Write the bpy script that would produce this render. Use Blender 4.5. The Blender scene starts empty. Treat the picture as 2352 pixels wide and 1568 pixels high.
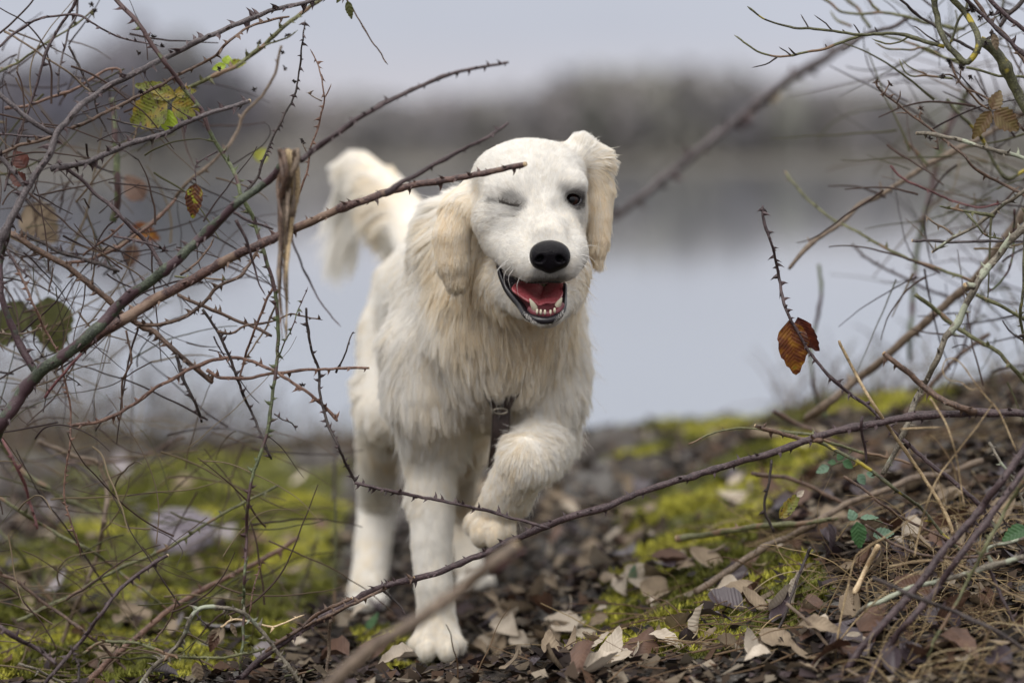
import bpy, math, random
import numpy as np
from mathutils import Vector, Matrix, kdtree

SC = bpy.context.scene
rng = np.random.default_rng(7)
random.seed(7)

# ------------------------------------------------------------------ camera, sky, sun, exposure
CAM_H, PITCH, FPX, CX, CY = 0.74, math.radians(3.71), 6533.0, 1176.0, 784.0
cam_data = bpy.data.cameras.new("camera")
cam_data.lens = 100.0
cam_data.sensor_width = 36.0
cam_data.clip_start = 0.05
cam_data.clip_end = 5000.0
cam_data.dof.use_dof = True
cam_data.dof.focus_distance = 3.80
cam_data.dof.aperture_fstop = 2.0
cam_data.dof.aperture_blades = 0
cam = bpy.data.objects.new("camera", cam_data)
SC.collection.objects.link(cam)
cam.location = (0, 0, CAM_H)
cam.rotation_euler = (math.radians(90) - PITCH, 0, 0)
SC.camera = cam

SUN_ELEV, SUN_AZ = math.radians(45), math.radians(208)      # azimuth clockwise from +Y
world = bpy.data.worlds.new("World")
SC.world = world
world.use_nodes = True
_nt = world.node_tree
_nt.nodes.clear()
_out = _nt.nodes.new("ShaderNodeOutputWorld")
_bg = _nt.nodes.new("ShaderNodeBackground")
_bg.inputs["Strength"].default_value = 0.1
_sky = _nt.nodes.new("ShaderNodeTexSky")
_sky.sky_type = 'NISHITA'
_sky.sun_disc = False
_sky.sun_elevation = SUN_ELEV
_sky.sun_rotation = SUN_AZ
_tc = _nt.nodes.new("ShaderNodeTexCoord")
_sep = _nt.nodes.new("ShaderNodeSeparateXYZ")
_nt.links.new(_tc.outputs["Generated"], _sep.inputs[0])
_ramp = _nt.nodes.new("ShaderNodeValToRGB")          # the overcast: pale at the horizon, brightest overhead
_cr = _ramp.color_ramp
_cr.elements[0].position = 0.0
_cr.elements[0].color = (0.64, 0.62, 0.69, 1)
_cr.elements[1].position = 1.0
_cr.elements[1].color = (1.95, 1.90, 1.85, 1)
for _p, _c in ((0.022, (0.63, 0.62, 0.685, 1)), (0.045, (0.565, 0.59, 0.685, 1)), (0.10, (0.60, 0.63, 0.72, 1)), (0.35, (1.12, 1.12, 1.14, 1))):
    _e = _cr.elements.new(_p)
    _e.color = _c
_nt.links.new(_sep.outputs["Z"], _ramp.inputs[0])
_nz = _nt.nodes.new("ShaderNodeTexNoise")
_nz.inputs["Scale"].default_value = 3.0
_nz.inputs["Detail"].default_value = 4.0
_map = _nt.nodes.new("ShaderNodeMapping")
_map.inputs["Scale"].default_value = (1, 1, 5)
_nt.links.new(_tc.outputs["Generated"], _map.inputs[0])
_nt.links.new(_map.outputs[0], _nz.inputs["Vector"])
_mr = _nt.nodes.new("ShaderNodeMapRange")
_mr.inputs["From Min"].default_value = 0.3
_mr.inputs["From Max"].default_value = 0.7
_mr.inputs["To Min"].default_value = 9.1
_mr.inputs["To Max"].default_value = 10.4
_nt.links.new(_nz.outputs["Fac"], _mr.inputs[0])
_mul = _nt.nodes.new("ShaderNodeVectorMath")
_mul.operation = 'SCALE'
_nt.links.new(_ramp.outputs[0], _mul.inputs[0])
_nt.links.new(_mr.outputs[0], _mul.inputs["Scale"])
_mix = _nt.nodes.new("ShaderNodeMix")
_mix.data_type = 'RGBA'
_mix.inputs["Factor"].default_value = 0.94           # mostly cloud, a little of the clear sky above it
_nt.links.new(_sky.outputs[0], _mix.inputs["A"])
_nt.links.new(_mul.outputs[0], _mix.inputs["B"])
_nt.links.new(_mix.outputs["Result"], _bg.inputs["Color"])
_nt.links.new(_bg.outputs[0], _out.inputs[0])

sun_data = bpy.data.lights.new("sun", 'SUN')
sun_data.energy = 2.2
sun_data.angle = math.radians(45)
sun_data.color = (1.0, 0.965, 0.91)
sun = bpy.data.objects.new("sun", sun_data)
SC.collection.objects.link(sun)
_sd = Vector((math.sin(SUN_AZ) * math.cos(SUN_ELEV), math.cos(SUN_AZ) * math.cos(SUN_ELEV), math.sin(SUN_ELEV)))
sun.rotation_euler = _sd.to_track_quat('Z', 'Y').to_euler()
sun.location = (-2, -2, 6)

SC.view_settings.view_transform = 'Standard'
SC.view_settings.look = 'None'
SC.view_settings.exposure = 0.0
SC.view_settings.gamma = 1.0
SC.view_settings.use_curve_mapping = False
SC.cycles.max_bounces = 10
SC.cycles.diffuse_bounces = 8
SC.cycles.glossy_bounces = 3
SC.cycles.transmission_bounces = 5
SC.cycles.transparent_max_bounces = 8
SC.cycles.caustics_reflective = False
SC.cycles.caustics_refractive = False
SC.cycles_curves.shape = 'RIBBONS'

# ------------------------------------------------------------------ helpers
def P(px, py, D):
    """the point at distance D (world Y) seen at pixel px, py of a 2352 x 1568 picture"""
    ca, sa = math.cos(PITCH), math.sin(PITCH)
    dx, dy = (px - CX) / FPX, (CY - py) / FPX
    t = D / (ca + dy * sa)
    return np.array((dx * t, D, CAM_H + t * (-sa + dy * ca)))

def PX(r, D):
    return r * D / FPX

def tag(o, label=None, cat=None, group=None, kind=None):
    if label: o["label"] = label
    if cat: o["category"] = cat
    if group: o["group"] = group
    if kind: o["kind"] = kind
    return o

def new_mesh(name, verts, faces, smooth=True):
    me = bpy.data.meshes.new(name)
    verts = np.asarray(verts, dtype=np.float32).reshape(-1, 3)
    if isinstance(faces, np.ndarray):
        n, k = faces.shape
        me.vertices.add(len(verts))
        me.vertices.foreach_set("co", verts.ravel())
        me.loops.add(n * k)
        me.loops.foreach_set("vertex_index", faces.astype(np.int32).ravel())
        me.polygons.add(n)
        me.polygons.foreach_set("loop_start", np.arange(0, n * k, k, dtype=np.int32))
        me.polygons.foreach_set("loop_total", np.full(n, k, dtype=np.int32))
        me.update(calc_edges=True)
    else:
        me.from_pydata([tuple(v) for v in verts], [], faces)
        me.update()
    if smooth:
        me.polygons.foreach_set("use_smooth", np.ones(len(me.polygons), dtype=bool))
    return me

def link(name, data, mat=None, parent=None, loc=None):
    o = bpy.data.objects.new(name, data)
    SC.collection.objects.link(o)
    if mat is not None and data is not None and len(data.materials) == 0:
        data.materials.append(mat)
    if parent is not None: o.parent = parent
    if loc is not None: o.location = tuple(float(c) for c in loc)
    return o

def point_colour(me, name, cols):
    a = me.attributes.new(name, 'FLOAT_COLOR', 'POINT')
    c = np.ones((len(cols), 4), dtype=np.float32)
    c[:, :3] = cols
    a.data.foreach_set("color", c.ravel())

def lerp(a, b, t): return a + (b - a) * t

def sstep(a, b, x):
    t = np.clip((x - a) / (b - a), 0, 1)
    return t * t * (3 - 2 * t)

_perm = np.random.default_rng(3).random((4096,)).astype(np.float64)
def vnoise(x, y, z=None):
    """value noise, numpy, 0..1"""
    if z is None: z = np.zeros_like(x)
    xi, yi, zi = np.floor(x).astype(np.int64), np.floor(y).astype(np.int64), np.floor(z).astype(np.int64)
    fx, fy, fz = x - xi, y - yi, z - zi
    fx, fy, fz = fx * fx * (3 - 2 * fx), fy * fy * (3 - 2 * fy), fz * fz * (3 - 2 * fz)
    def h(a, b, c): return _perm[((a * 73856093) ^ (b * 19349663) ^ (c * 83492791)) & 4095]
    def l(a, b, t): return a + (b - a) * t
    return l(l(l(h(xi, yi, zi), h(xi + 1, yi, zi), fx), l(h(xi, yi + 1, zi), h(xi + 1, yi + 1, zi), fx), fy),
             l(l(h(xi, yi, zi + 1), h(xi + 1, yi, zi + 1), fx), l(h(xi, yi + 1, zi + 1), h(xi + 1, yi + 1, zi + 1), fx), fy), fz)

def fbm(x, y, z=None, o=4):
    s, a, t = 0, 0.5, 0
    for k in range(o):
        s = s + a * vnoise(x * 2 ** k + 17 * k, y * 2 ** k + 31 * k, None if z is None else z * 2 ** k)
        t += a
        a *= 0.5
    return s / t

# ------------------------------------------------------------------ materials
class NT:
    def __init__(s, name):
        s.m = bpy.data.materials.new(name)
        s.m.use_nodes = True
        s.t = s.m.node_tree
        s.b = s.t.nodes["Principled BSDF"]
    def n(s, kind, **kw):
        nd = s.t.nodes.new(kind)
        for k, v in kw.items():
            if k in nd.inputs: nd.inputs[k].default_value = v
            else: setattr(nd, k, v)
        return nd
    def l(s, a, b): s.t.links.new(a, b)
    def noise(s, scale, detail=3, vec=None, rough=0.5):
        nd = s.n("ShaderNodeTexNoise")
        nd.inputs["Scale"].default_value = scale
        nd.inputs["Detail"].default_value = detail
        nd.inputs["Roughness"].default_value = rough
        if vec is not None: s.l(vec, nd.inputs["Vector"])
        return nd.outputs["Fac"]
    def ramp(s, fac, stops):
        nd = s.n("ShaderNodeValToRGB")
        cr = nd.color_ramp
        cr.elements[0].position, cr.elements[0].color = stops[0][0], (*stops[0][1], 1)
        cr.elements[1].position, cr.elements[1].color = stops[-1][0], (*stops[-1][1], 1)
        for p, c in stops[1:-1]:
            cr.elements.new(p).color = (*c, 1)
        s.l(fac, nd.inputs[0])
        return nd.outputs[0]
    def mix(s, fac, a, b):
        nd = s.n("ShaderNodeMix", data_type='RGBA')
        for sock, v in (("Factor", fac), ("A", a), ("B", b)):
            if hasattr(v, "links"): s.l(v, nd.inputs[sock])
            elif sock == "Factor": nd.inputs[sock].default_value = v
            else: nd.inputs[sock].default_value = (*v, 1)
        return nd.outputs["Result"]
    def bump(s, h, strength=0.5, dist=0.002):
        nd = s.n("ShaderNodeBump")
        nd.inputs["Strength"].default_value = strength
        nd.inputs["Distance"].default_value = dist
        s.l(h, nd.inputs["Height"])
        s.l(nd.outputs[0], s.b.inputs["Normal"])
    def obj(s): return s.n("ShaderNodeTexCoord").outputs["Object"]
    def geo(s): return s.n("ShaderNodeNewGeometry").outputs["Position"]
    def col(s, c): s.l(c, s.b.inputs["Base Color"]) if hasattr(c, "links") else setattr(s.b.inputs["Base Color"], "default_value", (*c, 1))
    def rough(s, r): s.b.inputs["Roughness"].default_value = r
# ------------------------------------------------------------------ implicit surfaces -> one continuous mesh
def rot_from(ax):
    """rows = local x, y, z axes"""
    return np.array(Matrix.Rotation(ax[2], 3, 'Z') @ Matrix.Rotation(ax[1], 3, 'Y') @ Matrix.Rotation(ax[0], 3, 'X')).T

class Field:
    def __init__(s, lo, hi, h):
        s.lo, s.h = np.array(lo, float), h
        s.n = np.ceil((np.array(hi) - s.lo) / h).astype(int) + 1
        s.F = np.full(s.n, 0.05, dtype=np.float32)
        s.ax = [s.lo[i] + h * np.arange(s.n[i]) for i in range(3)]
    def _box(s, lo, hi, pad):
        i0 = np.clip(np.floor((np.array(lo) - pad - s.lo) / s.h).astype(int), 0, s.n)
        i1 = np.clip(np.ceil((np.array(hi) + pad - s.lo) / s.h).astype(int) + 1, 0, s.n)
        sl = tuple(slice(a, b) for a, b in zip(i0, i1))
        X, Y, Z = np.meshgrid(*[s.ax[i][i0[i]:i1[i]] for i in range(3)], indexing='ij')
        return sl, X, Y, Z
    def _put(s, sl, d, k, sub):
        A = s.F[sl]
        if A.size == 0: return
        if sub:
            d = -d
            hh = np.maximum(k - np.abs(A - d), 0) / k
            s.F[sl] = np.maximum(A, d) + hh * hh * k * 0.25
        else:
            hh = np.maximum(k - np.abs(A - d), 0) / k
            s.F[sl] = np.minimum(A, d) - hh * hh * k * 0.25
    def ell(s, c, r, rot=(0, 0, 0), k=0.02, sub=False):
        c, r = np.array(c, float), np.array(r, float)
        R = rot_from(rot)
        m = r.max()
        sl, X, Y, Z = s._box(c - m, c + m, 0.05)
        q = np.stack([X - c[0], Y - c[1], Z - c[2]], -1) @ R.T
        k0 = np.sqrt(((q / r) ** 2).sum(-1))
        k1 = np.sqrt(((q / (r * r)) ** 2).sum(-1)) + 1e-9
        s._put(sl, (k0 * (k0 - 1) / k1).astype(np.float32), k, sub)
    def cap(s, a, b, ra, rb, k=0.02, sub=False):
        a, b = np.array(a, float), np.array(b, float)
        sl, X, Y, Z = s._box(np.minimum(a, b), np.maximum(a, b), max(ra, rb) + 0.05)
        q = np.stack([X, Y, Z], -1)
        ab = b - a
        t = np.clip(((q - a) @ ab) / (ab @ ab), 0, 1)
        d = np.linalg.norm(q - (a + t[..., None] * ab), axis=-1) - (ra + (rb - ra) * t)
        s._put(sl, d.astype(np.float32), k, sub)
    def chain(s, pts, k=0.02, inner=0.002):
        P0 = np.array([p for p, _ in pts]); R0 = np.array([q for _, q in pts])
        sl, X, Y, Z = s._box((P0 - R0[:, None]).min(0), (P0 + R0[:, None]).max(0), 0.05)
        q = np.stack([X, Y, Z], -1)
        D = None
        for (a, ra), (b, rb) in zip(pts[:-1], pts[1:]):
            ab = b - a
            t = np.clip(((q - a) @ ab) / (ab @ ab), 0, 1)
            d = np.linalg.norm(q - (a + t[..., None] * ab), axis=-1) - (ra + (rb - ra) * t)
            if D is None: D = d
            else:
                hh = np.maximum(inner - np.abs(D - d), 0) / inner
                D = np.minimum(D, d) - hh * hh * inner * 0.25
        s._put(sl, D.astype(np.float32), k, False)
    def mesh(s):
        F = s.F
        ins = F < 0
        c8 = np.zeros(np.array(F.shape) - 1, dtype=np.int8)
        offs = [(i, j, k) for i in (0, 1) for j in (0, 1) for k in (0, 1)]
        nx, ny, nz = F.shape
        for i, j, k in offs:
            c8 += ins[i:nx - 1 + i, j:ny - 1 + j, k:nz - 1 + k]
        mixed = (c8 > 0) & (c8 < 8)
        cells = np.argwhere(mixed)
        vid = np.full(mixed.shape, -1, dtype=np.int32)
        vid[mixed] = np.arange(len(cells))
        val = np.stack([F[cells[:, 0] + i, cells[:, 1] + j, cells[:, 2] + k] for i, j, k in offs], 1)
        acc = np.zeros((len(cells), 3))
        cnt = np.zeros(len(cells))
        O = np.array(offs, float)
        for a in range(8):
            for b in range(a + 1, 8):
                if np.abs(O[a] - O[b]).sum() != 1: continue
                va, vb = val[:, a], val[:, b]
                m = (va < 0) != (vb < 0)
                t = np.where(m, va / np.where(m, va - vb, 1), 0)
                acc += m[:, None] * (O[a] + t[:, None] * (O[b] - O[a]))
                cnt += m
        verts = s.lo + s.h * (cells + acc / cnt[:, None])
        quads = []
        for ax in range(3):
            sl0 = [slice(1, -1)] * 3; sl1 = [slice(1, -1)] * 3
            sl0[ax] = slice(0, -1); sl1[ax] = slice(1, None)
            A, B = ins[tuple(sl0)], ins[tuple(sl1)]
            idx = np.argwhere(A != B)
            flip = A[tuple(idx.T)]
            base = idx.copy()
            for d in range(3):
                if d != ax: base[:, d] += 1
            u, v = [(1, 2), (2, 0), (0, 1)][ax]
            def at(du, dv):
                q = base.copy(); q[:, u] -= du; q[:, v] -= dv
                return vid[q[:, 0], q[:, 1], q[:, 2]]
            q = np.stack([at(1, 1), at(0, 1), at(0, 0), at(1, 0)], 1)
            q[~flip] = q[~flip][:, ::-1]
            quads.append(q)
        faces = np.concatenate(quads)
        faces = faces[(faces >= 0).all(1)]
        return verts, faces
    def sample(s, pts):
        q = (pts - s.lo) / s.h
        i = np.clip(np.floor(q).astype(int), 0, s.n - 2)
        f = np.clip(q - i, 0, 1)
        r = 0
        for a in (0, 1):
            for b in (0, 1):
                for c in (0, 1):
                    w = (f[:, 0] if a else 1 - f[:, 0]) * (f[:, 1] if b else 1 - f[:, 1]) * (f[:, 2] if c else 1 - f[:, 2])
                    r = r + w * s.F[i[:, 0] + a, i[:, 1] + b, i[:, 2] + c]
        return r

def vertex_normals(v, f):
    n = np.cross(v[f[:, 2]] - v[f[:, 0]], v[f[:, 3]] - v[f[:, 1]]) if f.shape[1] == 4 else np.cross(v[f[:, 1]] - v[f[:, 0]], v[f[:, 2]] - v[f[:, 0]])
    N = np.zeros_like(v)
    for i in range(f.shape[1]): np.add.at(N, f[:, i], n)
    return N / (np.linalg.norm(N, axis=1, keepdims=True) + 1e-12)

# ------------------------------------------------------------------ the dog: golden retriever trotting towards the camera, one eye shut
B = Field((-0.42, 3.66, -0.01), (0.22, 5.06, 0.80), 0.0027)
# trunk
B.ell(P(1130, 755, 4.14), (0.112, 0.125, 0.128), (0.1, 0, 0), 0.03)
B.chain([(P(1125, 640, 4.13), 0.098), (P(1045, 690, 4.45), 0.112), (P(985, 690, 4.70), 0.094)], 0.05)
B.chain([(P(1120, 850, 4.22), 0.080), (P(1045, 850, 4.45), 0.098), (P(985, 790, 4.68), 0.085)], 0.05)
# neck, ruff
B.chain([(P(1215, 455, 3.97), 0.075), (P(1190, 600, 4.00), 0.090), (P(1150, 720, 4.06), 0.105)], 0.04)
B.ell(P(1075, 560, 4.10), (0.075, 0.09, 0.075), k=0.04)
B.ell(P(1158, 800, 4.06), (0.070, 0.065, 0.062), k=0.03)
# shoulders and upper arms
B.ell(P(985, 770, 4.16), (0.055, 0.085, 0.115), k=0.04)
B.chain([(P(968, 800, 4.12), 0.058), (P(975, 900, 4.12), 0.058), (P(992, 1010, 4.17), 0.046)], 0.02)
B.cap(P(1030, 920, 4.14), P(1040, 1000, 4.17), 0.040, 0.028, 0.02)
B.ell(P(1268, 790, 4.15), (0.045, 0.08, 0.105), k=0.04)
B.chain([(P(1268, 820, 4.12), 0.050), (P(1262, 900, 4.11), 0.052), (P(1255, 985, 4.13), 0.042)], 0.02)
# standing fore leg and paw
B.chain([(P(990, 1010, 4.19), 0.043), (P(990, 1120, 4.17), 0.034), (P(990, 1240, 4.15), 0.0275), (P(996, 1340, 4.14), 0.0265), (P(1003, 1420, 4.145), 0.0265), (P(1004, 1468, 4.13), 0.0275)], 0.02)
for x, y, d, r in ((979, 1494, 4.075, 0.0145), (1027, 1494, 4.075, 0.0145), (957, 1480, 4.115, 0.0105), (1049, 1480, 4.115, 0.0105)):
    B.ell(P(x, y, d), (r * 0.86, r * 1.5, r * 1.12), k=0.006)
    B.cap(P(x, y - 3, d), P(1004 + (x - 1004) * 0.5, y - 40, 4.14), r * 0.85, 0.014, k=0.008)
# raised fore leg, bent at the wrist
B.chain([(P(1255, 985, 4.14), 0.040), (P(1225, 1040, 4.03), 0.038), (P(1205, 1062, 3.975), 0.036), (P(1165, 1135, 4.01), 0.033), (P(1130, 1190, 4.04), 0.027)], 0.02)
for x, y, d, r in ((1103, 1224, 4.015, 0.0150), (1136, 1229, 4.005, 0.0150), (1165, 1213, 4.02, 0.0125), (1084, 1203, 4.04, 0.0115)):
    B.ell(P(x, y, d), (r * 0.9, r * 1.2, r * 1.35), k=0.007)
# hind legs
B.chain([(P(925, 780, 4.62), 0.072), (P(885, 940, 4.54), 0.046), (P(868, 1070, 4.62), 0.033), (P(866, 1160, 4.74), 0.030), (P(852, 1290, 4.68), 0.026), (P(842, 1362, 4.64), 0.028)], 0.03)
for x, y, r in ((818, 1383, 0.0135), (840, 1387, 0.0145), (861, 1385, 0.0135), (875, 1378, 0.011)):
    B.ell(P(x, y, 4.585), (r * 0.85, r * 1.5, r * 1.05), k=0.007)
B.chain([(P(1060, 800, 4.66), 0.075), (P(1065, 960, 4.60), 0.050), (P(1055, 1080, 4.75), 0.032), (P(1058, 1180, 4.95), 0.025), (P(1072, 1270, 4.90), 0.022), (P(1082, 1315, 4.87), 0.026)], 0.03)
for x, y, r in ((1062, 1338, 0.012), (1082, 1342, 0.0145), (1105, 1340, 0.0145), (1122, 1334, 0.011)):
    B.ell(P(x, y, 4.82), (r * 0.85, r * 1.5, r * 1.05), k=0.007)
# tail, carried up and curling over to the left
TAIL = [(P(985, 600, 4.76), 0.042), (P(940, 520, 4.84), 0.040), (P(885, 450, 4.88), 0.038), (P(828, 400, 4.91), 0.034), (P(812, 440, 4.94), 0.026), (P(806, 500, 4.96), 0.016)]
B.chain(TAIL, 0.02)
# ---- head
B.ell(P(1216, 418, 3.905), (0.074, 0.085, 0.0580), (0.15, 0.05, -0.15), 0.015)     # skull
B.ell(P(1168, 412, 3.885), (0.045, 0.045, 0.035), (0, 0.4, 0), 0.02)
B.ell(P(1272, 402, 3.895), (0.038, 0.045, 0.035), (0, -0.4, 0), 0.02)
B.ell(P(1205, 470, 3.925), (0.078, 0.075, 0.060), k=0.02)
B.ell(P(1163, 436, 3.838), (0.029, 0.022, 0.019), k=0.016)                         # brows
B.ell(P(1306, 424, 3.856), (0.025, 0.022, 0.019), k=0.016)
B.ell(P(1145, 505, 3.850), (0.035, 0.038, 0.034), k=0.018)                         # cheeks
B.ell(P(1306, 500, 3.880), (0.0235, 0.040, 0.036), k=0.025)
B.cap(P(1238, 470, 3.848), P(1262, 556, 3.755), 0.0310, 0.0240, 0.020)              # bridge of the muzzle
B.chain([(P(1156, 550, 3.842), 0.0285), (P(1196, 586, 3.780), 0.0280), (P(1229, 603, 3.742), 0.0265)], 0.010, 0.004)  # left flew
B.chain([(P(1306, 548, 3.855), 0.0215), (P(1304, 586, 3.785), 0.0240), (P(1291, 602, 3.745), 0.0245)], 0.010, 0.004)  # right flew
B.cap(P(1260, 585, 3.735), P(1262, 606, 3.733), 0.023, 0.021, 0.012)
B.cap(P(1206, 496, 3.842), P(1214, 572, 3.782), 0.026, 0.026, 0.016)
B.cap(P(1288, 492, 3.850), P(1300, 570, 3.788), 0.019, 0.0215, 0.016)
B.chain([(P(1165, 640, 3.89), 0.032), (P(1210, 690, 3.83), 0.0235), (P(1248, 718, 3.768), 0.0165)], 0.012)    # lower jaw
B.chain([(P(1300, 620, 3.90), 0.028), (P(1284, 690, 3.83), 0.019), (P(1264, 718, 3.768), 0.0165)], 0.012)
B.ell(P(1241, 446, 3.786), (0.012, 0.010, 0.020), k=0.035, sub=True)                # stop
B.ell(P(1182, 478, 3.784), (0.022, 0.014, 0.010), k=0.016, sub=True)
B.ell(P(1290, 472, 3.802), (0.012, 0.012, 0.010), k=0.016, sub=True)
B.ell(P(1242, 350, 3.825), (0.004, 0.010, 0.030), (-.4, 0, 0), k=0.015, sub=True)
B.ell(P(1225, 640, 3.93), (0.055, 0.05, 0.045), k=0.02)                            # throat
# mouth
B.ell(P(1242, 672, 3.765), (0.0290, 0.062, 0.0150), (0.12, 0.10, 0), 0.005, True)
B.cap(P(1166, 632, 3.80), P(1232, 664, 3.74), 0.0055, 0.0150, 0.004, True)
# eye sockets
EYE_R = P(1314, 459, 3.853)
B.ell(EYE_R + np.array((-.0010, -0.009, 0)), (0.0130, 0.014, 0.0106), (0, 0.15, 0), k=0.003, sub=True)
B.cap(P(1136, 462, 3.815), P(1192, 471, 3.806), 0.0024, 0.0040, 0.008, True)
B.cap(P(1150, 497, 3.812), P(1195, 500, 3.806), 0.0015, 0.0015, 0.008, True)
# ears
B.chain([(P(1088, 444, 3.908), 0.020), (P(1056, 482, 3.892), 0.024), (P(1037, 542, 3.885), 0.0245), (P(1040, 602, 3.885), 0.0230), (P(1047, 640, 3.885), 0.0165)], 0.014)
B.chain([(P(1328, 352, 3.925), 0.022), (P(1362, 372, 3.935), 0.023), (P(1377, 430, 3.940), 0.0195), (P(1377, 500, 3.935), 0.0165), (P(1374, 555, 3.93), 0.0145), (P(1372, 582, 3.93), 0.010)], 0.012)
bv, bf = B.mesh()
for _i in range(14):                                  # even out the joints of legs and body; the face keeps its modelling
    acc = np.zeros_like(bv); cnt = np.zeros(len(bv))
    for a_, b_ in ((0, 1), (1, 2), (2, 3), (3, 0)):
        np.add.at(acc, bf[:, a_], bv[bf[:, b_]]); np.add.at(cnt, bf[:, a_], 1)
        np.add.at(acc, bf[:, b_], bv[bf[:, a_]]); np.add.at(cnt, bf[:, b_], 1)
    w_ = (0.5 * sstep(3.98, 4.06, bv[:, 1]) * sstep(0.035, 0.07, bv[:, 2]))[:, None]
    bv = bv * (1 - w_) + acc / cnt[:, None] * w_
bn = vertex_normals(bv, bf)

def pix(v):
    """picture coordinates of world points"""
    ca, sa = math.cos(PITCH), math.sin(PITCH)
    y, z = v[:, 1], v[:, 2] - CAM_H
    dep = y * ca - z * sa
    return CX + v[:, 0] / dep * FPX, CY - (y * sa + z * ca) / dep * FPX

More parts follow.
